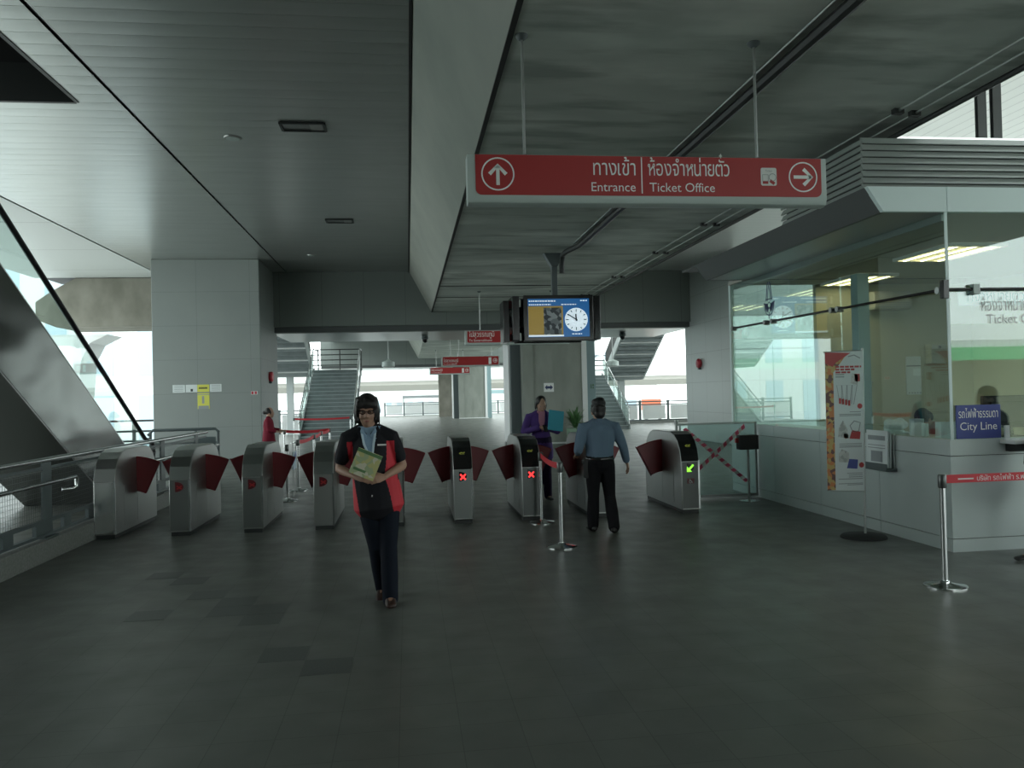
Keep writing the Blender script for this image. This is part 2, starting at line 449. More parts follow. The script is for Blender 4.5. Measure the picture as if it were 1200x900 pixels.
c = MB(); c.prism([(-4.27,ZC-.01),(-4.22,ZC-.01),(-4.22,ZC+.5),(-4.27,ZC+.5)], 'Y', 3, 11.3); c.box(-7.5,-4.27,11.28,11.34,ZC-.01,ZC+.5)
struct(c.build('trim_1', 'dark_steel'))
# concrete girder that carries the line overhead
g = MB(); g.m(0).prism([(.82, 4.35), (5.3, 4.35), (5.3, 4.7), (.82, 4.7)], 'Y', -14, 75)
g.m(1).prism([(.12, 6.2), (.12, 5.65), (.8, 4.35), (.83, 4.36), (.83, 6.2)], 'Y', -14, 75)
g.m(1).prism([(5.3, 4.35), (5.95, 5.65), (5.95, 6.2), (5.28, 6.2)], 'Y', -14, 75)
g.box(.12, 5.95, -14, 75, 6.1, 6.3)
struct(g.build('ceiling_girder', ['girder_concrete', 'web_concrete']))
g = MB()
for y in (19.9, 22.2): g.box(.84, 5.3, y, y+.03, 4.338, 4.36)
g.box(.8, .845, -14, 26, 4.335, 4.36); g.box(.1, .13, -14, 26, 5.6, 5.66)
struct(g.build('trim_2', 'black_matt'))
# white ceiling on the right, beyond the booth, and ceiling of the next bay
c = MB(); c.box(5.96, 11.6, 12.4, 26, ZC, ZC+.1); struct(c.build('ceiling_right', 'white_ceiling'))
c = MB(); c.box(-5.2, .12, 29, 58, ZC, ZC+.4); struct(c.build('ceiling_far', 'ceiling_panel'))
# crossbeams and pillars
def crossbeam(y, x0, x1, d, name):
    b = MB(); b.m(0).box(x0, x1, y, y+d, 3.93, ZC+.4); b.m(1).box(x0, x1, y+.12, y+d, 3.76, 3.93); b.m(2).box(x0, x1, y+.3, y+d+1.4, 3.74, 3.765)
    struct(b.build(name, ['clad_beam', 'dark_flange', 'stainless']))
crossbeam(26, -4.2, 9.5, 3, 'beam_portal'); crossbeam(58, -6, 8, 3, 'beam_far')
p = MB(); p.box(-7.02, -4.1, 23.6, 26.6, 0, ZC); struct(p.build('pillar_left', 'clad_grey', bevel=.02))
p = MB(); p.box(9.4, 12.4, 22.4, 26.6, 0, ZC); struct(p.build('pillar_right', 'clad_lit', bevel=.02))
def core(x0, x1, y0, d, name):
    p = MB(); p.m(0).box(x0+.35, x1-.2, y0, y0+d, 0, 4.4); p.m(0).box(x0+.02, x0+.35, y0-.06, y0+d, 0, 4.4)
    p.m(0).box(x0+1.02, x0+1.06, y0-.008, y0+.01, 0, 4.4)
    p.m(1).box(x0-.32, x0+.02, y0+.5, y0+d, 0, 4.4)
    p.m(2).box(x1-.2, x1-.04, y0-.08, y0+.3, 0, 4.4); p.m(3).box(x1-.04, x1+.28, y0+.1, y0+d, 0, 4.4)
    p.m(2).box(x0-.36, x0-.32, y0+.7, y0+d, 0, 4.4)
    p.m(2).box(x0, x1, y0-.1, y0-.02, 0, .05)
    struct(p.build(name, ['core_concrete', 'rail_paint', 'white_paint', 'steel_blue']))
core(3.72, 5.9, 26.2, 2.2, 'pillar_core'); core(3.6, 5.7, 58, 2.2, 'pillar_far')
p = MB(); p.box(2.45, 3.6, 64.5, 65.7, 0, 5); struct(p.build('pillar_side', 'old_concrete'))
# concrete crosshead beyond the escalator
b = MB(); b.prism([(-11.5, 4.35), (-10.9, 4.1), (-6.5, 4.1), (-6.5, 5.645), (-10.3, 5.645), (-11.0, 5.25), (-11.5, 4.9)], 'Y', 27, 29); struct(b.build('beam_crosshead', 'old_concrete', bevel=.03))
b = MB(); b.prism([(-13.6, 0), (-11.6, 0), (-11.3, 3.2), (-11.0, 3.8), (-10.4, 4.1), (-13.6, 4.1)], 'Y', 30, 31.5); struct(b.build('pillar_outer', 'white_paint'))
# closed end of the hall behind
b = MB(); b.box(-11.5, 4.5, -14.3, -14, 0, 6.2); b.box(-11.6, -11.4, -14, 3.5, 0, 6.2)
struct(b.build('wall_back', 'clad_grey'))
# roof over the forecourt on the right, and the high roof beyond it
b = MB(); b.box(5.96, 16.8, -9.2, 6.5, 5.62, 5.9); struct(b.build('ceiling_forecourt', 'canopy_dark'))
b = MB(); b.box(6.5, 40, 8.5, 44, 9.25, 9.35); struct(b.build('roof_high', 'roof_sheet'))
for i, (x, lab) in enumerate(((13.98, 'dark steel roof column seen above louvres, nearer the concrete girder'), (14.38, 'dark steel roof column seen above louvres, nearer the right edge'))):
    b = MB(); b.box(x-.11, x+.11, 17.95, 17.97, 0, 9.2); b.box(x-.11, x+.11, 18.06, 18.08, 0, 9.2); b.box(x-.015, x+.015, 17.97, 18.06, 0, 9.2)
    tag(b.build('roof_column', 'dark_steel'), lab, 'column', 'roof columns')

# ------------------------------------------------------------------ ticket booth (setting)
BX, BY = 5.25, 7.33
w = MB()
w.m(1).box(BX+.02, BX+.1, BY+.02, 12.7, 0, 1.05); w.m(1).box(BX+.02, 9.5, BY+.02, BY+.1, 0, 1.05)
ys = [BY, 8.55, 9.87, 11.19, 12.75]
for a, b_ in zip(ys[:-1], ys[1:]):
    for z0, z1 in ((0, .125), (.132, .935), (.942, 1.1)): w.m(0).box(BX, BX+.11, a+.003*(a > BY), b_-.003, z0, z1)
xs = [BX, 7.0, 8.3, 9.5]
for a, b_ in zip(xs[:-1], xs[1:]):
    for z0, z1 in ((0, .125), (.132, .935), (.942, 1.1)): w.m(0).box(a+(.003 if a > BX else .111), b_-.003, BY, BY+.11, z0, z1)
    if a == BX:
        for z0, z1 in ((0, .125), (.132, .935), (.942, 1.1)): w.box(BX+.0005, BX+.111, BY-.0005, BY+.01, z0, z1)
struct(w.build('wall_booth', ['booth_panel', 'black_matt']))
w = MB(); w.box(BX+.11, 6.0, BY+.11, 12.6, 1.03, 1.07); w.box(6.0, 9.4, BY+.11, 8.0, 1.03, 1.07); struct(w.build('trim_3', 'booth_panel'))
w = MB(); w.box(6.72, 9.6, 12.62, 12.72, 0, 3.34); w.box(9.5, 9.62, BY, 12.7, 0, 3.34); struct(w.build('wall_booth_inside', 'olive_wall'))
w = MB(); w.box(BX, 9.6, BY+.03, 12.7, 3.345, 3.4); struct(w.build('ceiling_booth', 'booth_ceiling'))
w = MB(); w.box(BX+.11, 9.5, BY+.11, 12.6, .005, .02); struct(w.build('floor_booth', 'booth_floor'))
for k, (a, b_) in enumerate(((BY, 9.3), (9.31, 11.19), (11.2, 12.7))):
    w = MB(); w.box(BX+.02, BX+.032, a, b_, 1.1, 3.34); struct(w.build('window_%d' % (k+1), 'glass_booth'))
for k, (a, b_) in enumerate(((BX+.033, 7.3), (7.31, 9.5))):
    w = MB(); w.box(a, b_, BY, BY+.012, 1.1, 3.34); struct(w.build('window_%d' % (k+4), 'glass_front'))
w = MB(); w.box(5.3, 6.72, 12.66, 12.672, 0, 3.34); struct(w.build('window_6', 'glass_booth'))
w = MB(); w.box(BX+.005, BX+.045, 12.66, 12.72, 1.1, 3.34); w.box(BX+.012, BX+.04, BY-.004, BY+.008, 1.1, 3.34); struct(w.build('trim_4', 'canopy_white'))
c = MB()
c.m(0).prism([(4.62, 3.34), (BX+.02, 3.34), (BX+.02, 3.42), (4.7, 3.42)], 'Y', BY+.03, 12.05)
c.m(1).prism([(4.45, 3.575), (4.615, 3.338), (4.66, 3.338), (4.5, 3.575)], 'Y', BY+.03, 12.05)
c.m(1).box(4.47, 10, BY+.06, 12.7, 3.56, 3.585)
c.m(1).prism([(4.46, 3.57), (4.62, 3.34), (9.6, 3.34), (9.6, 3.57)], 'Y', 12.0, 12.05)
c.m(2).prism([(4.45, 3.578), (4.612, 3.335), (BX+.03, 3.335), (BX+.03, 3.578)], 'Y', BY-.02, BY+.035)
c.m(2).box(BX+.036, 10, BY-.02, BY+.035, 3.335, 3.578)
struct(c.build('ceiling_canopy', ['booth_soffit', 'canopy_dark', 'canopy_white']))
w = MB(); w.box(BX+.05, 5.36, BY+.1, 12.6, 3.27, 3.34); struct(w.build('beam_booth', 'booth_soffit'))
l = MB(); l.m(1).box(4.6, 10, 7.57, 9.28, 3.585, 4.1)
n = 8
for i in range(n):
    z = 3.6 + i*.066
    l.m(0).prism([(7.5, z), (7.535, z+.06), (7.55, z+.06), (7.515, z-.004)], 'X', 4.53, 10)
    l.m(0).prism([(4.53, z), (4.565, z+.06), (4.58, z+.06), (4.545, z-.004)], 'Y', 7.53, 9.3)
struct(l.build('wall_louvre', ['louvre', 'dark_steel']))
def troffer(x0, x1, y0, y1, lab):
    t = thing('ceiling_light', lab, 'light', ((x0+x1)/2, (y0+y1)/2, 3.33), 0, 'office lights')
    dx, dy = (x1-x0)/2, (y1-y0)/2
    f = MB()
    for a in (-1, 1): f.box(a*dx-.02, a*dx+.02, -dy, dy, -.03, .01); f.box(-dx, dx, a*dy-.02, a*dy+.02, -.03, .01)
    f.build('housing', 'white_paint', t)
    f = MB()
    for k in range(3): x = -dx + (k+.5)*2*dx/3; f.cyl((x, -dy+.04, -.006), (x, dy-.04, -.006), .03, 10)
    f.build('tube', 'tube_light', t)
    f = MB()
    for k in range(14): y = -dy + (k+.5)*2*dy/14; f.box(-dx+.02, dx-.02, y-.004, y+.004, -.034, -.012)
    f.build('louvre', 'louvre_lamp', t)
troffer(6.5, 7.25, 8.95, 10.1, 'glowing louvred ceiling light in ticket booth, beside the glass corner')
troffer(6.75, 7.4, 11.4, 12.5, 'glowing louvred ceiling light deep in booth by the back wall')
s = MB(); s.box(5.86, 6.02, 9.92, 10.08, 0.02, 3.12); tag(s.build('steel_post', 'steel_blue'), 'blue grey square steel post inside booth behind the banner', 'post')
# glazing rod along the booth glass
t = thing('glazing_rod', 'dark steel rod with clamps running across the booth glass', 'rod', (BX-.03, BY, 2.57))
r = MB(); r.cyl((0, -.03, 0), (0, 5.2, .055), .016, 10); r.build('side_rod', 'black_gloss', t, smooth=True)
r = MB(); r.cyl((0, -.03, 0), (4.2, -.03, 0), .016, 10); r.build('front_rod', 'black_gloss', t, smooth=True)
for y in (.06, 1.95, 2.1, 3.75, 3.98, 5.17):
    r = MB(); r.cyl((-.02, y, .01*y), (.06, y, .01*y), .035, 14); r.build('clamp', 'steel_rod', t, smooth=True)
r = MB(); r.box(.29, .36, -.06, -.002, -.05, .05); r.build('clamp', 'sign_case', t, bevel=.004)
r = MB(); r.box(-.03, .03, -.06, .0, -.09, .09); r.build('corner_bracket', 'black_gloss', t, bevel=.004)
# emblem and lettering stuck to the glass
O = (BX+.018, 11.26, 2.86); UYm = (0, -1, 0)
e = MB()
for sgn in (-1, 1):
    e.ribbon([(sgn*.02, .34), (sgn*.05, .3), (sgn*.07, .18), (sgn*.1, .07)], .026, O, UYm, UZ)
    e.ribbon([(sgn*.0, .3), (sgn*.03, .2), (sgn*.05, .06)], .018, O, UYm, UZ)
    for k in range(7):
        a = R(8 + k*11); e.ribbon([(sgn*.05*cos(a), .02-.05*sin(a)), (sgn*.18*cos(a), .06-.17*sin(a))], .022, O, UYm, UZ)
    e.ribbon([(sgn*.17, .05), (sgn*.15, -.05), (sgn*.09, -.12), (0, -.15)], .014, O, UYm, UZ)
e.ring((0, .0), .045, .014, O, UYm, UZ)
e.ribbon([(-.09, .09), (.09, .09)], .012, O, UYm, UZ); e.ribbon([(0, -.1), (0, -.2)], .02, O, UYm, UZ)
tag(e.build('emblem_decal', 'navy_ink'), 'dark winged emblem stuck on far pane of booth glass', 'decal')
e = MB(); O = (5.62, BY-.003, 0)
e.thai('ห้องจำหน่ายตั๋ว', .17, (0, 2.36), O, UX, UZ, width=.62); e.text('Ticket Office', .13, (.06, 2.235), O, UX, UZ)
tag(e.build('glass_lettering', 'white_paint'), 'white ticket office lettering on front pane of booth', 'lettering')
e = MB(); O = (5.43, BY+.05, 2.42)
b = thing('banner_strip', 'white strip banner with dark lettering behind front booth pane', 'banner', O)
e.box(0, .85, 0, .012, 0, .17); e.build('sheet', 'white_paper', b)
e = MB(); e.thai('ที่จำหน่ายตั๋ว', .15, (.4, .04), (0, -.001, 0), UX, UZ, width=.62, align='CENTER'); e.build('lettering', 'navy_ink', b)

# ------------------------------------------------------------------ things on and in the booth
s = thing('counter_sign', 'blue sign reading City Line at glass corner of booth counter', 'sign', (5.31, BY-.02, 1.105))
e = MB(); e.box(0, .475, 0, .012, 0, .33); e.build('panel', 'blue_sign', s, bevel=.002)
e = MB(); O = (.235, -.001, 0); e.thai('รถไฟฟ้าธรรมดา', .115, (0, .205), O, UX, UZ, width=.42, align='CENTER'); e.text('City Line', .11, (0, .085), O, UX, UZ, align='CENTER'); e.build('lettering', 'sign_letter', s)
s = thing('counter_tray', 'white pay tray with dark underside on booth front', 'tray', (5.98, BY-.1, 1.0))
e = MB(); e.box(-.2, .25, -.1, .098, .05, .085); e.build('tray', 'white_paint', s, bevel=.006)
e = MB(); e.prism([(-.08, .05), (.098, .05), (.098, -.03), (.03, -.03)], 'X', -.14, .25); e.build('bracket', 'black_matt', s)
def boxy(name, lab, cat, c, sz, mat, grp=None, bev=.004, rz=0):
    e = MB(); e.box(-sz[0]/2, sz[0]/2, -sz[1]/2, sz[1]/2, 0, sz[2]); o = e.build(name, mat, bevel=bev, loc=c); o.rotation_euler = (0, 0, rz)
    return tag(o, lab, cat, grp)
boxy('card_holder', 'small white upright card holder beside the blue counter sign', 'holder', (5.83, BY-.04, 1.086), (.05, .02, .14), 'white_paper')
boxy('ticket_box', 'pale blue grey box on counter inside booth, middle of three', 'box', (5.72, 8.55, 1.07), (.12, .1, .19), 'pale_steel', 'counter boxes')
boxy('ticket_box', 'narrow white box on counter inside booth, between two larger boxes', 'box', (5.72, 8.4, 1.07), (.05, .06, .14), 'white_paper', 'counter boxes')
boxy('ticket_box', 'wide white box on counter inside booth, closest to the corner', 'box', (5.62, 7.86, 1.07), (.24, .1, .18), 'white_paper', 'counter boxes')
t = thing('desk_monitor', 'black monitor seen from behind above the blue counter sign', 'monitor', (6.3, 7.85, 1.07), R(-12))
e = MB(); e.box(-.27, .27, -.02, .03, .1, .44); e.box(-.2, .2, -.05, -.02, .16, .38); e.build('housing', 'black_matt', t, bevel=.012)
e = MB(); e.prism([(-.05, .02), (.05, .02), (.03, .2), (-.03, .2)], 'Y', -.01, .02); e.box(-.12, .12, -.08, .1, 0, .02); e.build('stand', 'black_gloss', t, bevel=.004)
t = thing('desk_printer', 'black ticket printer standing on booth front counter near right edge', 'printer', (6.95, 7.7, 1.07))
e = MB(); e.prism([(-.14, 0), (.16, 0), (.16, .2), (0, .24), (-.14, .12)], 'X', -.2, .2); e.build('housing', 'black_matt', t, bevel=.012)
e = MB(); e.box(-.15, .15, -.03, .05, .235, .25); e.build('paper_slot', 'pale_steel', t)
t = thing('wall_cabinet', 'small beige wall cabinet with dark latch inside the booth', 'cabinet', (8.77, 12.55, 2.15))
e = MB(); e.box(-.14, .14, -.1, .06, -.16, .16); e.build('body', 'olive_wall', t, bevel=.006)
e = MB(); e.box(-.135, .135, -.115, -.1, -.155, .155); e.build('door', 'booth_ceiling', t, bevel=.004)
e = MB(); e.cyl((0, -.13, .11), (0, -.115, .11), .02, 12); e.build('latch', 'black_matt', t)
t = thing('hanging_sheet', 'pale grey paper calendar hanging on back wall of booth', 'calendar', (8.4, 12.6, 1.79))
e = MB(); e.box(-.13, .13, -.012, .008, -.31, .33); e.build('sheet', 'white_paper', t)
e = MB(); e.box(-.13, .13, -.016, -.012, .16, .18); [e.box(-.1+k*.05, -.08+k*.05, -.016, -.012, -.29, -.27) for k in range(5)]; e.build('print', 'grey_ink', t)
t = thing('air_conditioner', 'white wall mounted air conditioner high inside the booth', 'air conditioner', (7.91, 12.45, 3.04))
e = MB(); e.prism([(-.12, -.1), (-.09, -.15), (.16, -.15), (.16, .15), (-.08, .15), (-.12, .08)], 'X', -.33, .33); e.build('casing', 'booth_ceiling', t, bevel=.015)
e = MB(); [e.box(-.28, .28, -.125, -.11, -.11+k*.03, -.1+k*.03) for k in range(3)]; e.build('vent', 'grey_ink', t)
t = thing('key_rail', 'small bright keys hanging on booth back wall', 'keys', (7.66, 12.605, 1.62))
e = MB(); e.ring((0, .05), .022, .008, (-.02, -.012, 0), UX, UZ, n=12); e.box(-.03, -.012, -.018, -.006, -.06, .03); e.build('key', 'chrome', t)
e = MB(); e.box(-.06, .02, -.01, .008, .07, .09); e.build('rail', 'steel_rod', t)
# newspaper rack on the side wall
t = thing('newspaper_rack', 'wire rack on booth side wall behind the promotional banner', 'rack', (BX, 8.45, .74))
e = MB(); e.box(-.12, 0, -.24, .24, -.03, 0); e.box(-.125, -.115, -.24, .24, -.03, .05); e.build('tray', 'rail_paint', t, bevel=.003)
e = MB(); [e.tube([(-.02, y, 0), (-.02, y, .38)], .006, 8) for y in (-.22, .22)]; e.build('frame', 'steel_rod', t)
for k, (dx, mt, lab) in enumerate(((.085, 'newsprint', 'folded newspaper standing at front of the booth rack'), (.055, 'white_paper', 'folded newspaper standing at back of the booth rack'))):
    n = thing('newspaper', lab, 'newspaper', (BX-dx, 8.45, .742), 0, 'newspapers in the rack')
    e = MB(); e.prism([(-.012, 0), (.012, 0), (.02, .4-.02*k), (.004, .41-.02*k)], 'Y', -.21, .2); e.build('sheets', 'white_paper', n, bevel=.003)
    e = MB(); e.box(-.0135, -.0115, -.12, .1, .06, .18); e.box(-.0135, -.0115, -.17, .16, .21, .218); e.box(-.0135, -.0115, -.17, .16, .24, .248)
    e.box(-.0135, -.0115, -.17, .16, .3, .35); pr = e.build('print', 'grey_ink', n); pr.rotation_euler = (0, R(1.5), 0)
BAG = MB(); [BAG.ell((5.74+random.uniform(-.07,.07), 9.0+random.uniform(-.14,.14), 1.13+random.uniform(-.0,.07)), (random.uniform(.05,.1), random.uniform(.05,.1), random.uniform(.04,.07))) for _ in range(14)]
BAG.add(*(lambda q: (q.v, q.f))(MB().box(5.66, 5.84, 8.86, 9.14, 1.072, 1.1)))
BAGFN = lambda: tag(blob('plastic_bag', BAG, 'white_paper', None, .012, 2), 'pale bag slumped on counter inside the booth', 'bag')
t = thing('straw_stand', 'white stick holder with two sticks on booth counter', 'holder', (5.6, 9.62, 1.07))
e = MB(); e.lathe([(.035, 0), (.04, .1)], n=14); e.build('cup', 'olive_wall', t)
for x, y in ((.01, .012), (-.012, -.01)):
    e = MB(); e.tube([(x, y, .02), (x*2.4, y*4.4, .36)], .008, 8); e.build('stick', 'white_paint', t)

# ------------------------------------------------------------------ escalator
t = thing('escalator', 'stainless steel escalator rising to the left towards the viewer', 'escalator', (-5.65, 16.4, 0))
SL = .577
def eu(y): return 3.42 + (10.8-y)*SL       # upper edge of the cladding
def el(y): return 2.09 + (10.76-y)*SL      # lower edge
Y0, Yb = 4.2, 15.75
def loc(p): return (p[0]-16.4, p[1])
side = [loc(p) for p in ((Y0, eu(Y0)), (Yb, eu(Yb)), (16.9, .5), (17.0, .44), (17.0, 0.0), (14.38, 0.0), (Y0, el(Y0)))]
for x0, x1 in ((.62, .66), (-.66, -.62)):
    e = MB(); e.prism(side, 'X', x0, x1); e.build('side_cladding', 'escalator_steel', t)
e = MB(); e.prism([loc(p) for p in ((Y0, el(Y0)+.02), (14.36, .02), (14.36, -.02), (Y0, el(Y0)-.02))], 'X', -.66, .66); e.build('underside', 'escalator_soffit', t)
st = MB()
y = 15.6
k = 0
while y > Y0:
    z = eu(y) - .28
    if z > 5.4+2: break
    st.box(-.5, .5, y-16.4-.4, y-16.4, max(z-.15, .01), z); st.box(-.5, .5, y-16.4-.41, y-16.4-.395, z-.15, z+.23); y -= .4; k += 1
st.build('steps', 'dark_steel', t)
for sx in (-.64, .64):
    e = MB(); e.prism([loc(p) for p in ((Y0, eu(Y0)), (Yb, eu(Yb)), (16.5, .52), (16.62, .75), (16.5, .92), (Y0, eu(Y0)+.7))], 'X', sx-.006, sx+.006); e.build('balustrade_glass', 'glass_rail', t)
    pts = [(sx, y-16.4, eu(y)+.73) for y in np.linspace(Y0, 15.9, 14)]
    pts += [(sx, y-16.4, z) for y, z in ((16.3, .97), (16.6, .93), (16.78, .82), (16.82, .68), (16.74, .56), (16.55, .5))]
    e = MB(); e.tube(pts, (.032, .042), 12, flat=(0, 0, 1)); e.build('handrail', 'rubber', t, smooth=True)
    e = MB(); e.tube([(sx, y-16.4, eu(y)+.01) for y in (Y0, 15.7)], (.02, .03), 8); e.build('skirt_trim', 'chrome', t, smooth=True)
# ------------------------------------------------------------------ kerb and railing on the left
k = MB(); k.box(-4.02, -3.82, 1.0, 16.6, 0, .225); struct(k.build('trim_5', 'kerb_concrete', bevel=.01))
rl = thing('railing', 'grey steel railing with wire mesh panels on the left kerb', 'railing', (-3.92, 9.4, .225))
def ry(y): return y - 9.4
for y in (5.2, 7.3, 9.4, 11.5, 13.6, 15.7):
    e = MB(); e.prism([(-.13, 0), (.13, 0), (.11, .2), (.1, .83), (-.1, .83), (-.11, .2)], 'X', -.012, .012)
    v = [(x, yy+ry(y), z) for x, yy, z in e.v]; e.v = v; e.box(-.06, .06, ry(y)-.15, ry(y)+.15, 0, .012); e.build('post', 'rail_paint', rl)
e = MB(); e.tube([(0, ry(1.2), .835), (0, ry(16.5), .835)], .03, 12); e.build('top_rail', 'rail_tube', rl, smooth=True)
e = MB(); e.box(-.015, .015, ry(1.2), ry(16.4), .735, .765); e.build('mid_rail', 'rail_paint', rl)
e = MB(); e.tube([(.13, ry(1.2), .605), (.13, ry(9.85), .605), (.13, ry(9.88), .59), (.13, ry(9.88), .5), (.1, ry(9.86), .47), (.0, ry(9.8), .47)], .022, 10); e.build('handrail', 'rail_tube', rl, smooth=True)
e = MB(); e.tube([(.13, ry(12.6), .56), (.13, ry(16.9), .56)], .022, 10)
for y in (12.7, 14.6, 16.3): e.tube([(.13, ry(y), .56), (.13, ry(y), .48), (0, ry(y), .46)], .012, 8)
e.build('handrail', 'rail_tube', rl, smooth=True)
e = MB(); e.box(-.02, .02, ry(1.2), ry(16.4), .16, .2); e.box(-.03, .03, ry(1.2), ry(16.4), .02, .05)
for y in np.arange(1.5, 16.4, .7): e.box(-.02, .02, ry(y)-.1, ry(y)+.1, .05, .16)
e.build('bottom_rail', 'rail_paint', rl)
ps = [1.2, 5.2, 7.3, 9.4, 11.5, 13.6, 15.7]
for a, b_ in zip(ps[:-1], ps[1:]):
    e = MB()
    for y in np.arange(a+.14, b_-.1, .05): e.box(-.0015, .0015, ry(y)-.0015, ry(y)+.0015, .2, .72)
    for z in np.arange(.2, .73, .05): e.box(-.0015, .0015, ry(a)+.12, ry(b_)-.12, z-.0015, z+.0015)
    for z in (.2, .72): e.box(-.006, .006, ry(a)+.1, ry(b_)-.1, z-.006, z+.006)
    e.build('mesh_panel', 'mesh_wire', rl)
# darker railing round the landing, in front of the pillar
rl = thing('railing', 'short dark railing by the escalator foot before the grey pillar', 'railing', (-4.4, 17.6, 0))
e = MB()
for x in (-.9, 0, .45): e.tube([(x, 0, 0), (x, 0, 1.05)], .03, 10)
e.build('post', 'rail_paint', rl)
e = MB(); e.tube([(-.95, 0, .98), (-.85, 0, 1.08), (.4, 0, 1.08), (.47, 0, 1.0)], .03, 10); [e.tube([(-.9, 0, z), (.45, 0, z)], .018, 8) for z in (.5, .8)]; e.build('rail', 'rail_paint', rl)
e = MB(); e.box(-.02, .4, -.015, .015, .15, .92); e.build('infill_panel', 'rail_paint', rl)
rl = thing('railing', 'dark outer railing seen behind the escalator glass at left', 'railing', (-9.3, 26, 0))
for x in (-1.0, 0, 1., 1.9, 2.8):
    e = MB(); e.box(x-.05, x+.05, -.03, .03, 0, 1.15); e.build('post', 'dark_steel', rl)
e = MB(); [e.tube([(-2, 0, z), (3, 0, z)], .03, 8) for z in (.2, .5, .8, 1.12)]; e.build('rail', 'dark_steel', rl)

# ------------------------------------------------------------------ ticket gates
GP = [(0,.05),(0,.70),(.05,.85),(.14,.965),(.27,1.04),(.42,1.075),(1.23,1.075),(1.38,1.04),(1.51,.965),(1.6,.85),(1.65,.70),(1.65,.05)]
def hood_pts(i0, i1, off):
    out = []
    for i in range(i0, i1+1):
        a = Vector(GP[max(i-1, 0)]); b = Vector(GP[min(i+1, len(GP)-1)]); t = (b-a).normalized(); out.append(Vector(GP[i]) + Vector((-t.y, t.x))*off)
    return out
def sector(mb, cx, cz, r0, r1, a0, a1, y0, y1, xmin, sgn, n=14):
    """part of a ring about (cx, cz) in the XZ plane that lies outside x = xmin"""
    top = [(cx+sgn*r1*sin(a0+(a1-a0)*k/n), cz+r1*cos(a0+(a1-a0)*k/n)) for k in range(n+1)]
    bot = [(cx+sgn*r0*sin(a0+(a1-a0)*k/n), cz+r0*cos(a0+(a1-a0)*k/n)) for k in range(n+1)]
    vs = [(x, y0, z) for x, z in top+bot] + [(x, y1, z) for x, z in top+bot]; m = n+1; K = 2*m; fs = []
    for k in range(n):
        q = (k, k+1, m+k+1, m+k); fs += [q if sgn < 0 else q[::-1], tuple(i+K for i in (q[::-1] if sgn < 0 else q))]
        fs += [(k, k+K, k+1+K, k+1) if sgn < 0 else (k, k+1, k+1+K, k+K)]
        fs += [(m+k, m+k+1, m+k+1+K, m+k+K) if sgn < 0 else (m+k, m+k+K, m+k+1+K, m+k+1)]
    for k in (0, n): fs.append((k, m+k, m+k+K, k+K))
    return mb.add(vs, fs)
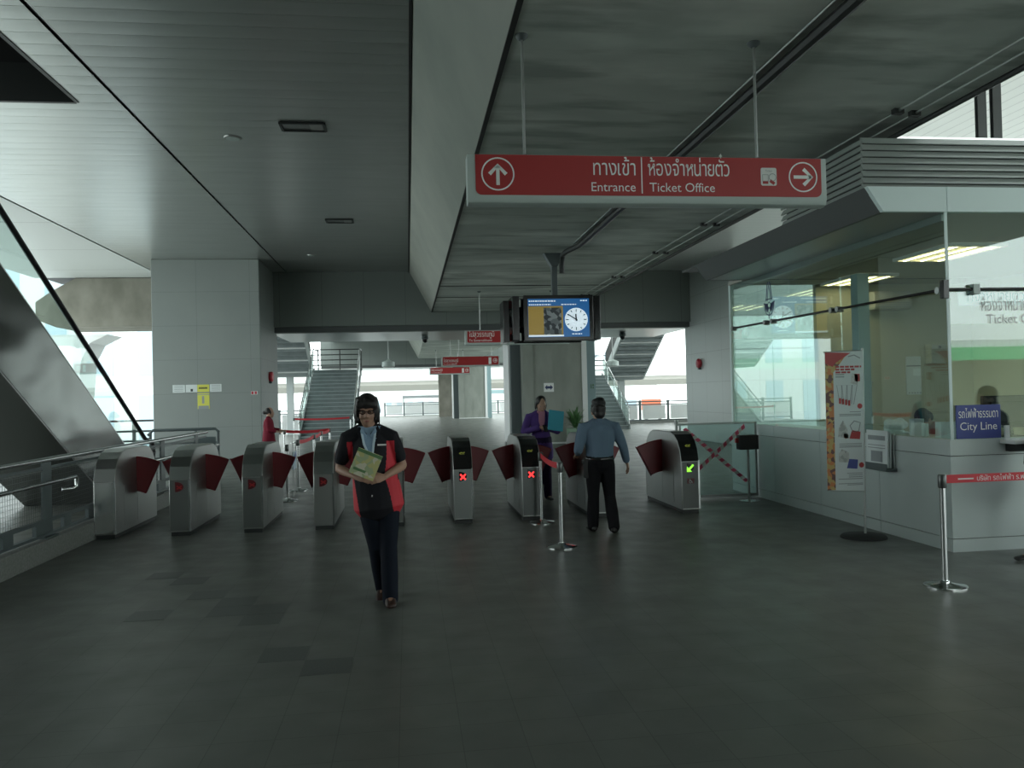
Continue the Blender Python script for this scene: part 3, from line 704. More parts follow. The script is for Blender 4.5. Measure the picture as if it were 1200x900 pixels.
def ticket_gate(x, lab, front, hood, disp, lflap, rflap, reader=False, pict=False):
    t = thing('ticket_gate', lab, 'ticket gate', (x, 10.46, 0), 0, 'row of ticket gates')
    W = .125
    b = MB(); b.prism(GP, 'X', -W, W); b.build('body', 'stainless_light', t, bevel=.008)
    b = MB(); b.box(-W+.015, W-.015, .02, 1.63, 0, .06); b.build('plinth', 'dark_steel', t)
    # front face plate and curved hood over it
    b = MB(); b.prism([(-.005, .07), (0.001, .07), (.001, .69), (-.005, .69)], 'X', -W+.012, W-.022); b.build('front_panel', front, t)
    hp = hood_pts(1, 5, .006); hp2 = [Vector(GP[i]) for i in range(1, 6)][::-1]
    b = MB(); b.prism([tuple(p) for p in hp] + [tuple(p - Vector((0, .004))) for p in hp2], 'X', -W+.006, W-.006); b.build('hood', hood, t)
    b = MB(); b.box(W-.018, W+.002, -.008, .012, .06, .71); b.build('corner_trim', 'chrome', t)
    for sx in (-1, 1):     # service doors on the flanks
        for y0, y1 in ((.32, .8), (.82, 1.3)):
            b = MB(); xa, xb = sorted((sx*W, sx*(W+.003))); b.box(xa, xb, y0, y1, .12, .62); b.build('side_door', 'stainless_light', t)
    for ext, sgn in ((lflap, -1), (rflap, 1)):
        if not ext: continue
        b = MB(); q = ext/.35
        sector(b, sgn*(.0 if ext < .4 else .03), -.085, .59, 1.045, R(3), R(24 if ext < .4 else 27), .8, .84, W, sgn); b.build('flap', 'flap_red', t, bevel=.012)
    if disp:
        d = MB(); d.poly([(-.05+.1*cos(a), .607+.062*sin(a)) for a in np.linspace(-PI/2, PI/2, 13)], (0, -.0075, 0), UX, UZ)
        dd = d.build('status_display', 'display_dark' if disp == 'off' else 'black_gloss', t)
        s = MB()
        if disp == 'x':
            for a, b_ in (((-.035, .565), (.035, .635)), ((-.035, .635), (.035, .565))): s.ribbon([a, b_], .022, (0, -.009, 0), UX, UZ)
            s.build('cross_symbol', 'led_red', dd)
        elif disp == 'off':
            s.ribbon([(-.03, .58), (.03, .62)], .016, (0, -.009, 0), UX, UZ); s.ribbon([(-.03, .62), (.03, .58)], .016, (0, -.009, 0), UX, UZ); s.build('cross_symbol', 'sign_red', dd)
        else:
            s.ribbon([(.04, .65), (-.03, .575)], .028, (0, -.009, 0), UX, UZ); s.poly([(-.05, .555), (.02, .558), (-.048, .63)], (0, -.009, 0), UX, UZ); s.build('arrow_symbol', 'led_green', dd)
    if reader:
        a, b_ = Vector(hood_pts(2, 3, .008)[0]), Vector(hood_pts(3, 4, .008)[0]); 
        u = (b_-a).normalized(); s = MB()
        O = (0, a.x, a.y); U2 = (0, u.x, u.y)
        s.rect(-.05, .03, .05, .1, O, UX, U2, .0005); rd = s.build('card_reader', 'black_gloss', t)
        s = MB(); s.ribbon([(-.035, .055), (-.01, .07), (.015, .06), (.035, .075)], .016, O, UX, U2, .0015); s.ribbon([(-.03, .045), (.03, .045)], .008, O, UX, U2, .0015); s.build('card_symbol', 'yellow_paper', rd)
    if pict:
        s = MB(); s.rect(-.05, .4, .05, .47, (0, -.0065, 0), UX, UZ); pp = s.build('pictogram', 'display_dark', t)
        s = MB(); s.ring((-.005, .425), .016, .006, (0, -.008, 0), UX, UZ, n=14); s.ribbon([(-.01, .462), (-.008, .435), (.015, .43), (.025, .41)], .006, (0, -.008, 0), UX, UZ); s.build('wheelchair_symbol', 'pale_steel', pp)
    return t
G = [(-3.70, 'leftmost steel ticket gate beside mesh railing, bright blank front and one red flap', 'stainless_mirror', 'stainless_light', None, 0, .35, 0, 0),
     (-2.82, 'second ticket gate from the railing, dull front with maroon half-round light', 'gate_front', 'stainless', 'off', .35, .35, 0, 0),
     (-1.95, 'third ticket gate from the railing, nearest the roped queue posts', 'gate_front', 'stainless', 'off', .35, .35, 0, 0),
     (-1.08, 'ticket gate just left of the man holding a magazine', 'stainless_light', 'stainless', 'off', .35, .35, 0, 0),
     (-.2, 'ticket gate mostly hidden behind the man holding a magazine', 'gate_front', 'stainless', 'off', .35, .35, 0, 0),
     (.68, 'dark fronted ticket gate with red cross standing alone mid row', 'gate_front', 'black_gloss', 'x', .35, .35, 1, 0),
     (1.57, 'ticket gate with red cross directly behind the thin chrome belt post', 'gate_dark', 'black_gloss', 'x', .35, .35, 1, 0),
     (2.47, 'ticket gate half hidden by the guard in grey blue shirt', 'gate_dark', 'black_gloss', 'x', .35, .42, 1, 0),
     (3.72, 'rightmost ticket gate with green arrow beside the taped glass gate', 'gate_dark', 'black_gloss', 'arrow', .42, 0, 1, 1)]
for a in G: ticket_gate(*a)

# glass side gate with barrier tape
t = thing('glass_gate', 'waist high glass gate with steel frame beside booth wall', 'gate', (3.95, 11.72, 0))
e = MB(); [e.cyl((x, 0, 0), (x, 0, 1.17), .022, 12) for x in (.02,)]; e.cyl((0.02, 0, 1.14), (0.02, 0, 1.2), .03, 12); e.build('post', 'steel_rod', t, smooth=True)
e = MB(); e.box(.02, 1.27, -.015, .015, 1.12, 1.15); e.box(.06, 1.27, -.02, .02, .03, .07); e.box(1.24, 1.27, -.015, .015, .03, 1.15); e.box(.06, .085, -.012, .012, .03, 1.15); e.build('frame', 'steel_rod', t)
e = MB(); e.box(.085, 1.24, -.005, .005, .07, 1.12); e.build('glass_panel', 'glass_gate', t)
def tape(lab, a, b_, w_=.055):
    o = Vector(a); u = (Vector(b_)-o); L = u.length; u.normalize(); v = Vector((0,1,0)).cross(u) * -1
    e = MB(); n = int(L/.06)
    for k in range(n):
        x0, x1 = L*k/n, L*(k+1)/n; e.m(k % 2)
        P = [o+u*x0-v*w_/2, o+u*x1-v*w_/2, o+u*(x1+.025)+v*w_/2, o+u*(x0+.025)+v*w_/2]
        e.add(P + [p+Vector((0,.002,0)) for p in P], [(0,1,2,3), (7,6,5,4), (0,4,5,1), (2,6,7,3)])
    return tag(e.build('barrier_tape', ['tape_red', 'tape_white']), lab, 'tape', 'tape cross on the glass gate')
tape('red and white tape strip falling to the right across glass gate', (4.08, 11.708, 1.08), (5.04, 11.708, .26))
tape('red and white tape strip rising to the right across glass gate', (4.2, 11.703, .38), (5.02, 11.703, 1.08))
t = thing('card_reader_post', 'black card reader box on a thin post by glass gate', 'card reader', (4.92, 11.35, 0))
e = MB(); e.lathe([(.14, 0), (.14, .012), (.03, .025)], n=24); e.build('base', 'chrome', t, smooth=True)
e = MB(); e.cyl((0, 0, .02), (0, 0, .78), .018, 12); e.build('pole', 'steel_rod', t, smooth=True)
e = MB(); e.box(-.15, .14, -.07, .07, .76, .97); e.build('reader_box', 'black_matt', t, bevel=.01)
e = MB(); e.box(-.19, -.15, -.02, .02, .86, .93); e.build('tab', 'sign_red', t)
# ------------------------------------------------------------------ belt posts
def belt_post(x, y, lab, h=.91, belt=None, grp='belt posts', thai=False, bel_z=None):
    t = thing('belt_post', lab, 'belt post', (x, y, 0), 0, grp)
    e = MB(); e.lathe([(.165, 0), (.165, .01), (.15, .018), (.05, .03), (.03, .05)], n=32); e.build('base', 'chrome', t, smooth=True)
    e = MB(); e.cyl((0, 0, .03), (0, 0, h-.1), .022, 14); e.build('pole', 'chrome', t, smooth=True)
    e = MB(); e.lathe([(.03, h-.11), (.034, h-.1), (.034, h-.01), (.028, h)], n=16); e.build('head', 'gate_dark', t, smooth=True)
    if belt:
        d = Vector((belt[0]-x, belt[1]-y, 0)); L = d.length; u = d.normalized(); z1 = belt[2] if len(belt) > 2 else h
        n = Vector((-u.y, u.x, 0)); e = MB(); K = 10; vs = []
        for k in range(K+1):
            f = k/K; p = u*(.03+(L-.06)*f); z = (h-.04)*(1-f)+(z1-.04)*f - .03*4*f*(1-f)*(L > .9 and not thai)
            for s_ in (-.001, .001):
                for dz in (-.034, .034): vs.append(p + n*s_ + Vector((0, 0, z+dz)))
        fs = []
        for k in range(K):
            a = k*4; b_ = a+4; fs += [(a, b_, b_+1, a+1), (a+2, a+3, b_+3, b_+2), (a+1, b_+1, b_+3, a+3), (a, a+2, b_+2, b_)]
        e.add(vs, fs); be = e.build('belt', 'belt_red', t)
        if thai:
            e = MB(); e.ribbon([(.14, h-.043), (.28, h-.043)], .012, (0, -.0012, 0), UX, UZ); e.thai('บริษัท รถไฟฟ้า ร.ฟ.ท. จำกัด', .06, (.31, h-.062), (0, -.0012, 0), UX, UZ, width=.62); e.thai('บริษัท รถไฟฟ้า ร.ฟ.ท. จำกัด', .06, (1.2, h-.062), (0, -.0012, 0), UX, UZ, width=.62); e.build('lettering', 'tape_white', be)
    return t
belt_post(1.6, 8.58, 'chrome belt post left of the guard, alone in open floor', .91, (1.66, 10.24, .9))
belt_post(1.66, 10.24, 'chrome belt post standing close against front of a ticket gate', .9)
belt_post(4.31, 6.13, 'tall chrome belt post before the booth, red lettered belt to right', .91, (6.3, 6.13), thai=True)
belt_post(6.3, 6.13, 'chrome belt post outside the right edge holding the red belt end', .91)
qp = [(-1.98, 13.6, 'queue belt post behind gates, closest to the gates'), (-2.0, 15.1, 'queue belt post behind gates, second from the gates'), (-1.95, 17.2, 'queue belt post behind gates, middle of the row'),
      (-1.98, 18.9, 'queue belt post behind gates, fourth from the gates'), (-1.95, 20.6, 'queue belt post behind gates, corner of both belts')]
for i, (x, y, lab) in enumerate(qp):
    nb = None if i in (0, 4) else qp[i+1][:2]
    if i == 4: nb = (-3.0, 20.3)
    belt_post(x, y, lab, .92, nb, 'queue posts behind the gates')
belt_post(-3.0, 20.3, 'queue belt post beside woman in maroon by the pillar', .92, None, 'queue posts behind the gates')
belt_post(-2.2, 31.5, 'belt post at foot of left stairs, right end of stair belt', .95, (-4.3, 31.5), 'stair belt posts')
belt_post(-4.3, 31.5, 'belt post at foot of left stairs, left end of stair belt', .95, None, 'stair belt posts')
t = thing('queue_poster', 'small blue and white poster hanging between the queue posts', 'poster', (-1.97, 14.4, .45), R(90))
e = MB(); e.box(-.2, .2, -.005, .005, 0, .3); e.build('sheet', 'building_blue', t)
e = MB(); e.prism([(-.2, .1), (.2, .2), (.2, .3), (-.2, .2)], 'Y', -.007, -.005); e.prism([(-.2, .1), (.2, .2), (.2, .3), (-.2, .2)], 'Y', .005, .007); e.build('band', 'blue_sign', t)
e = MB(); [e.box(-.2+k*.39, -.19+k*.39, -.003, .003, -.45, .5) for k in (0, 1)]; e.build('stand', 'steel_rod', t)

# ------------------------------------------------------------------ hanging signs
def arrow_up(mb, c, s, o, ux, uy, d, w=None):
    w = w or s*.17
    mb.ribbon([(c[0], c[1]-s*.5), (c[0], c[1]+s*.42)], w, o, ux, uy, d)
    mb.ribbon([(c[0]-s*.4, c[1]+s*.02), (c[0], c[1]+s*.44), (c[0]+s*.4, c[1]+s*.02)], w*1.1, o, ux, uy, d)
def arrow_right(mb, c, s, o, ux, uy, d):
    mb.ribbon([(c[0]-s*.5, c[1]), (c[0]+s*.42, c[1])], s*.17, o, ux, uy, d)
    mb.ribbon([(c[0]+s*.02, c[1]+s*.4), (c[0]+s*.44, c[1]), (c[0]+s*.02, c[1]-s*.4)], s*.19, o, ux, uy, d)
def hang_sign(lab, x, y, z, L, H, rods, zt, main=False, thai=None, latin=None):
    """red sign board in a pale case; x, z lower left corner of the case"""
    t = thing('hanging_sign', lab, 'sign', (x, y, z), 0, 'red direction signs')
    D = .075
    e = MB(); e.prism([(-D, .05), (-D*.8, .015), (-D*.3, 0), (D*.3, 0), (D*.8, .015), (D, .05), (D, H), (-D, H)], 'X', 0, L); e.build('case', 'sign_case', t, bevel=.004)
    x0, x1, z0, z1 = .06, L-.045, .068, H-.004; r = .045
    def rr(d, y_):
        pts = [(x0+r-r*cos(a), z0+r-r*sin(a)) for a in np.linspace(0, PI/2, 7)] + [(x1-r+r*sin(a), z0+r-r*cos(a)) for a in np.linspace(0, PI/2, 7)] + [(x1, z1), (x0, z1)]
        return pts
    e = MB(); e.prism(rr(0, 0), 'Y', -D-.006, -D+.002); e.build('face', 'sign_red', t)
    e = MB(); e.prism(rr(0, 0), 'Y', D-.002, D+.006); e.build('face', 'sign_red', t)
    for k, rx in enumerate(rods):
        e = MB(); e.cyl((rx, 0, H), (rx, 0, zt-z-.02), .011, 10); rd = e.build('rod', 'steel_rod', t, smooth=True)
        e = MB(); e.lathe([(.02, zt-z-.04), (.045, zt-z-.018), (.05, zt-z)], (rx, 0, 0), 18); e.build('rod_cap', 'rail_paint', rd, smooth=True)
        e = MB(); e.lathe([(.025, H-.002), (.018, H+.02)], (rx, 0, 0), 14); e.build('rod_foot', 'dark_steel', rd, smooth=True)
    O = (0, -D-.0075, 0); e = MB()
    if main:
        cz = (z0+z1)/2
        e.ring((.225, cz+.005), .118, .011, O, UX, UZ); arrow_up(e, (.225, cz), .155, O, UX, UZ, 0, .026)
        e.thai('ทางเข้า', .165, (1.27, .222), O, UX, UZ, width=.325, align='RIGHT')
        e.text('Entrance', .098, (1.268, .1), O, UX, UZ, align='RIGHT')
        e.ribbon([(1.318, .085), (1.318, H-.01)], .009, O, UX, UZ)
        e.thai('ห้องจำหน่ายตั๋ว', .165, (1.365, .222), O, UX, UZ, width=.645)
        e.text('Ticket Office', .098, (1.375, .1), O, UX, UZ)
        e.ring((L-.195, cz+.005), .112, .011, O, UX, UZ); arrow_right(e, (L-.195, cz+.005), .155, O, UX, UZ, 0)
        e.build('lettering', 'sign_letter', t)
        e = MB(); px = L-.475; pts = []
        for (sx, sy, a0) in ((1,1,0), (-1,1,90), (-1,-1,180), (1,-1,270)):
            pts += [(px+sx*.05+.014*cos(R(a0+k*22.5)), cz+.005+sy*.055+.014*sin(R(a0+k*22.5))) for k in range(5)]
        e.poly(pts, O, UX, UZ); pp = e.build('ticket_pictogram', 'sign_white', t)
        e = MB(); d = .0012
        e.ribbon([(px-.05, cz+.02), (px-.05, cz-.03), (px-.005, cz-.03), (px-.005, cz+.02)], .005, O, UX, UZ, d, True); e.ring((px+.03, cz-.0), .028, .005, O, UX, UZ, d, n=20); e.text('Ticket', .022, (px, cz+.043), O, UX, UZ, d, 'CENTER')
        e.build('pictogram_outline', 'grey_ink', pp)
        e = MB(); e.rect(px-.05, cz-.05, px-.005, cz-.028, O, UX, UZ, d); e.ribbon([(px+.01, cz-.025), (px+.045, cz-.05)], .024, O, UX, UZ, d); e.build('pictogram_red', 'sign_red', pp)
    else:
        if thai: e.thai(thai, .19, (.1, .22), O, UX, UZ, width=.66)
        if latin: e.text(latin, .085, (.1, .1), O, UX, UZ)
        if main is None:
            e.rect(L-.5, .1, L-.37, H-.06, O, UX, UZ); e.ring((L-.2, (z0+z1)/2), .09, .02, O, UX, UZ); arrow_right(e, (L-.2, (z0+z1)/2), .12, O, UX, UZ, 0)
        e.build('lettering', 'sign_letter', t)
    return t
hang_sign('large red Entrance and Ticket Office sign hanging in front', .47, 6.0, 3.055, 2.8, .37, (.44, 2.27), 4.35, True)
hang_sign('red To Suvarnabhumi sign partly hidden behind the hanging screens', 1.5, 21, 2.94, 2.75, .37, (.4, 2.3), 4.35, thai='ไปสุวรรณภูมิ', latin='To Suvarnabhumi')
hang_sign('red sign beyond the portal beam, nearer of the two distant ones', 1.55, 37, 2.96, 2.65, .46, (.42, .8, 2.3), 4.35, None, thai='ไปสุวรรณภูมิ', latin='To Suvarnabhumi')
hang_sign('farthest red hanging sign in front of the far pillar', 1.3, 48, 2.9, 2.4, .42, (.4, 2.0), 4.35, None, thai='ไปสุวรรณภูมิ', latin='To Suvarnabhumi')
b = thing('notice_box', 'small dark box sign hanging above the farthest red sign', 'sign', (3.1, 50, 3.35))
e = MB(); e.box(-.32, .32, -.08, .08, 0, .32); e.build('case', 'black_matt', b, bevel=.01); e = MB(); e.cyl((0, 0, .32), (0, 0, 1.0), .02, 8); e.build('rod', 'steel_rod', b)
# screens on their pole
t = thing('information_screens', 'back to back black information screens with clock on grey ceiling pole', 'screen', (2.86, 15.1, 2.64))
e = MB(); e.box(-.055, .055, .28, .4, .6, 1.7); e.prism([(-.055, 1.45), (.055, 1.45), (.2, 1.7), (.2, 1.712), (-.2, 1.712), (-.2, 1.7)], 'Y', .24, .44); e.build('pole', 'rail_paint', t, bevel=.01)
for k, (y0, y1, x0, x1) in enumerate(((0, .1, -.66, .68), (.55, .65, -.78, .56))):
    e = MB(); e.box(x0, x1, y0, y1, 0, .87); hs = e.build('screen_case', 'black_gloss', t, bevel=.012)
    fy = y0-.001 if k == 0 else y1+.001
    if k == 0:
        e = MB(); O = (0, -.0015, 0); e.rect(-.58, .075, .6, .8, O, UX, UZ); sc = e.build('display', 'screen_blue', hs)
        e = MB(); e.rect(-.575, .1, .09, .66, O, UX, UZ, .001); e.build('display_picture_frame', 'screen_gold', sc)
        e = MB(); e.rect(-.28, .12, .06, .63, O, UX, UZ, .002); e.build('display_picture', 'screen_photo', sc)
        e = MB(); e.rect(-.575, .085, .1, .115, O, UX, UZ, .003); e.disc((.345, .4), .222, O, UX, UZ, .001)
        e.text('ROUTE PASSENGER INFO', .04, (-.56, .735), O, UX, UZ, .001) if False else None
        for (a, b_, z, h_) in ((-.56, -.04, .745, .022), (.43, .56, .75, .02), (-.56, -.14, .68, .018), (.06, .36, .68, .018), (.26, .45, .12, .016)):
            x = a
            while x < b_: wd = .02 + .03*random.random(); e.rect(x, z, min(x+wd, b_), z+h_, O, UX, UZ, .001); x += wd + .012
        e.build('display_clock', 'screen_white', sc)
        e = MB()
        for q in range(12):
            a = q*PI/6; r0 = .16 if q % 3 else .145; e.ribbon([(.345+r0*sin(a), .4+r0*cos(a)), (.345+.2*sin(a), .4+.2*cos(a))], .017, O, UX, UZ, .002)
        for a, ln, wd in ((R(-4), .11, .026), (R(-57), .19, .02)): e.ribbon([(.345-.03*sin(a), .4-.03*cos(a)), (.345+ln*sin(a), .4+ln*cos(a))], wd, O, UX, UZ, .0025)
        e.disc((.345, .4), .018, O, UX, UZ, .003); e.build('clock_hands', 'black_ink', sc)
for x0, x1, y0, y1, ax in ((-.87, -.74, .02, .62, 0), (-1.02, -.9, .25, .8, 0), (.7, .83, .05, .6, 0)):
    e = MB(); e.box(x0, x1, y0, y1, .02, .86) if x0 > -1 else e.box(x0, x1, y0, y1, .0, .8); sc = e.build('side_screen', 'black_gloss', t, bevel=.01)
    e = MB()
    for z in (.1, .74): e.box(x1 if x0 < 0 else x0-.035, x1+.035 if x0 < 0 else x0, y0+.05, y0+.1, z-.08, z+.06)
    e.build('bracket', 'sign_red' if x0 < -1 else 'steel_rod', sc)
e = MB(); e.box(-1.0, .62, .3, .38, .3, .5); e.build('cross_arm', 'dark_steel', t)
# conduits on the girder soffit
def conduit(lab, pts, r=.014, clamps=(), flat=None):
    t = thing('conduit', lab, 'conduit', pts[0], 0, 'conduits under the girder'); o = Vector(pts[0])
    e = MB(); e.tube([Vector(p)-o for p in pts], r, 8, flat=flat); e.build('pipe', 'dark_steel' if r != .012 else 'steel_rod', t, smooth=True)
    if clamps:
        for y in clamps:
            e = MB(); e.box(pts[0][0]-o.x-.05, pts[0][0]-o.x+.05, y-o.y-.03, y-o.y+.03, -.03, .022); e.build('clamp', 'dark_steel', t)
conduit('wide cable channel on the concrete soffit leading to the screen pole', [(3.1, -2, 4.295), (3.12, 14.2, 4.295), (3.0, 14.9, 4.295), (2.99, 15.2, 4.28), (2.985, 15.28, 4.1), (2.985, 15.28, 3.95)], .05)
conduit('thin pale conduit left of the wide cable channel', [(3.0, -2, 4.334), (3.02, 14.3, 4.334)], .012)
conduit('pale conduit pair along the right soffit edge, inner pipe', [(4.82, -2, 4.328), (4.82, 25.9, 4.328)], .012, (4, 7.35, 10.4, 12.6, 15.2, 18.4, 21.8, 24))
conduit('pale conduit pair along the right soffit edge, outer pipe', [(5.03, -2, 4.328), (5.03, 25.9, 4.328)], .012, (4, 7.4, 10.4, 12.6, 15.2, 18.4, 21.8, 24))
conduit('thick dark pipe on the right rim of the soffit', [(5.24, -2, 4.315), (5.24, 25.9, 4.315)], .03)
# fittings in the slatted ceiling
def downlight(x, y, w_, d, lab):
    t = thing('recessed_light', lab, 'light', (x, y, ZC), 0, 'recessed ceiling lights')
    e = MB()
    for a in (-1, 1): e.box(a*w_/2-.02, a*w_/2+.02, -d/2, d/2, -.03, .02); e.box(-w_/2, w_/2, a*d/2-.02, a*d/2+.02, -.03, .02)
    e.build('frame', 'dark_steel', t); e = MB(); e.box(-w_/2, w_/2, -d/2, d/2, -.012, .01); e.build('lens', 'gate_front', t); e = MB(); e.box(w_*.16, w_*.44, -d/2+.03, d/2-.03, -.02, -.011); e.build('reflector', 'stainless_light', t)
downlight(-1.43, 12.1, .62, .34, 'unlit rectangular recessed light in slatted ceiling, nearer the viewer')
downlight(-1.43, 18.5, .58, .34, 'unlit rectangular recessed light in slatted ceiling, nearer the beam')
for x, y, z, lab in ((-2.55, 12.7, ZC, 'small round ceiling speaker in slats nearer the viewer'), (-2.57, 23, ZC, 'small round ceiling speaker near the portal beam'), (7.4, 18.2, ZC, 'round speaker in white right ceiling near the big sign'), (7.0, 21.8, ZC, 'round speaker in white right ceiling near the portal beam')):
    t = thing('ceiling_speaker', lab, 'speaker', (x, y, z), 0, 'ceiling speakers')
    e = MB(); e.lathe([(.1, -.018), (.13, -.012), (.135, .0), (.13, .01)], n=24); e.build('rim', 'stainless_light', t, smooth=True); e = MB(); e.lathe([(.1, -.022), (.1, -.017)], n=24); e.build('grille', 'sign_case', t)
for x, y, zb, zt, lab in ((-.75, 33, 2.87, 5.65, 'grey pendant lamp hanging left of the man, beyond the beam'), (8.5, 33, 2.72, 9.25, 'grey pendant lamp hanging before the right staircase')):
    t = thing('pendant_lamp', lab, 'lamp', (x, y, zb), 0, 'pendant lamps')
    e = MB(); e.lathe([(.24, 0), (.26, .02), (.25, .2), (.1, .26), (.04, .3)], n=24); e.build('lamp_shade', 'sign_case', t, smooth=True); e = MB(); e.lathe([(.2, -.02), (.22, .0)], n=24); e.build('lens', 'white_paint', t)
    e = MB(); e.cyl((0, 0, .28), (0, 0, zt-zb), .018, 8); e.build('rod', 'steel_rod', t)
for x, y, lab in ((.63, 28, 'dark dome camera under the beam by the far girder'), (7.6, 28, 'dark dome camera under the beam above right stairs')):
    t = thing('dome_camera', lab, 'camera', (x, y, 3.74), 0, 'dome cameras'); e = MB(); e.lathe([(.1, 0), (.12, -.05), (.12, -.12)][::-1], n=18); e.build('housing', 'rail_paint', t, smooth=True); e = MB(); e.ell((0, 0, -.13), (.1, .1, .12)); e.build('dome', 'black_gloss', t, smooth=True)
for x, y, z, lab, nx in ((-4.06, 25.0, 2.35, 'red alarm bell on side of the left pillar', 1), (9.36, 25.2, 2.5, 'red alarm bell on side of the right pillar', -1)):
    t = thing('alarm_bell', lab, 'alarm bell', (x, y, z)); e = MB(); e.tube([(-nx*.04, 0, 0), (nx*.03, 0, 0), (nx*.07, 0, 0), (nx*.09, 0, 0)], [.14, .16, .13, .04], 18); e.build('gong', 'red_paint', t, smooth=True); e = MB(); e.box(-.04, .04, -.05, .05, -.2, -.12); e.build('mount', 'rail_paint', t)
# notices on the left pillar
def notice(x0, z0, x1, z1, mat, lab, ink=(), inkmat='grey_ink', y=23.597):
    t = thing('paper_notice', lab, 'notice', (x0, y, z0), 0, 'papers on the grey pillar'); e = MB(); e.box(0, x1-x0, -.006, .003, 0, z1-z0); e.build('sheet', mat, t)
    if ink:
        e = MB(); [e.box(a, b_, -.009, -.006, c_, d) for a, b_, c_, d in ink]; e.build('print', inkmat, t)
lines = [(.04, .28, .04+k*.045, .052+k*.045) for k in range(4)]
notice(-6.49, 1.92, -6.16, 2.135, 'white_paper', 'leftmost white paper notice on the grey pillar', lines)
notice(-6.14, 1.925, -5.835, 2.135, 'white_paper', 'white paper notice with black dot, left of the yellow one', [(.13, .19, .02, .09)], 'black_ink')
notice(-5.83, 1.925, -5.51, 2.13, 'yellow_paper', 'yellow paper notice with black bar in row on pillar', [(.04, .27, .09, .125), (.04, .27, .15, .155)], 'black_ink')
notice(-5.49, 1.925, -5.18, 2.14, 'white_paper', 'rightmost white paper notice on the grey pillar', lines)
notice(-5.83, 1.45, -5.51, 1.89, 'yellow_paper', 'tall yellow paper notice below the others on pillar', [(0, .32, .39, .41), (.12, .18, .15, .36), (.02, .3, 0, .09)], 'grey_ink')
notice(-4.38, 1.82, -4.2, 1.92, 'white_paper', 'tiny red and white sticker near pillar corner', [(.01, .07, .01, .09), (.1, .16, .01, .09)], 'red_paint')
t = thing('arrow_sign', 'small white sign with dark double arrow on concrete core', 'sign', (4.42, 26.19, 1.7)); e = MB(); e.box(0, .33, -.012, .005, 0, .29); e.build('panel', 'white_paint', t)
e = MB(); O = (0, -.013, 0); e.ribbon([(.09, .145), (.24, .145)], .08, O, UX, UZ); e.poly([(.22, .06), (.3, .145), (.22, .23)], O, UX, UZ); e.poly([(.11, .06), (.11, .23), (.03, .145)], O, UX, UZ); e.build('arrow', 'navy_ink', t)
t = thing('exit_pictogram', 'faint green pictogram on teal panel right of the core', 'sign', (5.98, 26.29, 1.75)); e = MB(); e.box(0, .16, -.008, .004, 0, .2); e.build('panel', 'steel_blue', t); e = MB(); e.box(.03, .06, -.01, -.007, .03, .17); e.box(.09, .13, -.01, -.007, .1, .17); e.box(.09, .13, -.01, -.007, .03, .07); e.build('symbol', 'leaf', t)
# potted plant
t = thing('potted_plant', 'potted plant with drooping leaves before the concrete core', 'plant', (5.3, 25.6, 0))
e = MB(); e.lathe([(.2, 0), (.24, .05), (.28, .5), (.25, .52)], n=20); e.build('pot', 'pot', t, smooth=True)
e = MB()
for k in range(46):
    a = random.uniform(0, 2*PI); ln = random.uniform(.4, .85); up = random.uniform(.3, .95); pts = []
    for q in range(5):
        f = q/4; pts.append(Vector((cos(a)*ln*.55*f, sin(a)*ln*.55*f, .5 + up*f - .5*f*f*ln)))
    sv = Vector((-sin(a), cos(a), 0)); wd = [.012, .035, .045, .03, .004]
    vs = [p+sv*w_ for p, w_ in zip(pts, wd)] + [p-sv*w_ for p, w_ in zip(pts, wd)]
    e.add(vs, [(q, q+1, q+6, q+5) for q in range(4)])
e.build('leaves', 'leaf', t, smooth=True)
e = MB(); [e.tube([(random.uniform(-.05, .05), random.uniform(-.05, .05), .45), (random.uniform(-.1, .1), random.uniform(-.1, .1), 1.1)], .012, 6) for k in range(4)]; e.build('stem', 'leaf', t)

# ------------------------------------------------------------------ promotional banner stand
t = thing('banner_stand', 'tall white promotional banner with food collage on a pole stand', 'banner', (4.9, 8.28, 0))
e = MB(); e.lathe([(.24, 0), (.24, .012), (.22, .03), (.03, .045)], (-.02, 0, 0), 28); e.build('base', 'black_matt', t, smooth=True)
e = MB(); e.cyl((0, 0, .03), (.03, 0, 2.06), .012, 10); e.build('pole', 'steel_rod', t, smooth=True)
e = MB(); e.tube([(.02, 0, 2.03), (-.42, 0, 2.02)], .008, 8); e.tube([(.01, 0, .505), (-.425, 0, .53)], .008, 8); e.build('cross_bar', 'steel_rod', t)
bn = MB(); bn.prism([(-.43, .53), (-.005, .505), (.02, 2.03), (-.415, 2.02)], 'Y', -.014, -.01); bs = bn.build('banner_sheet', 'white_paper', t)
O = (0, -.0155, 0)
def brect(mb, x0, z0, x1, z1, d=0.): mb.poly([(x0, z0), (x1, z0), (x1, z1), (x0, z1)], O, UX, UZ, d)
e = MB(); e.poly([(-.43, .53), (-.335, .53), (-.325, 1.8), (-.16, 2.0), (-.415, 2.02)], O, UX, UZ, 0.); e.build('food_collage', 'collage', bs)
e = MB(); e.poly([(-.415, 1.9), (-.33, 1.86), (-.3, 1.9), (-.12, 2.01), (-.415, 2.02)], O, UX, UZ, .0008); e.build('orange_corner', 'sign_red', bs)
e = MB()
for z, a, b_ in ((1.85, -.3, .0), (1.82, -.3, -.08), (1.79, -.3, -.13)): 
    x = a
    while x < b_: wd = .03+.03*random.random(); brect(e, x, z, min(x+wd, b_), z+.02, .001); x += wd+.01
for x, z in ((-.03, 1.43), (-.2, 1.11), (-.03, .79)): e.disc((x, z), .03, O, UX, UZ, .001, 8)
for k in range(4): brect(e, -.27+k*.035, 1.46-.008*k, -.245+k*.035, 1.52-.008*k, .002)
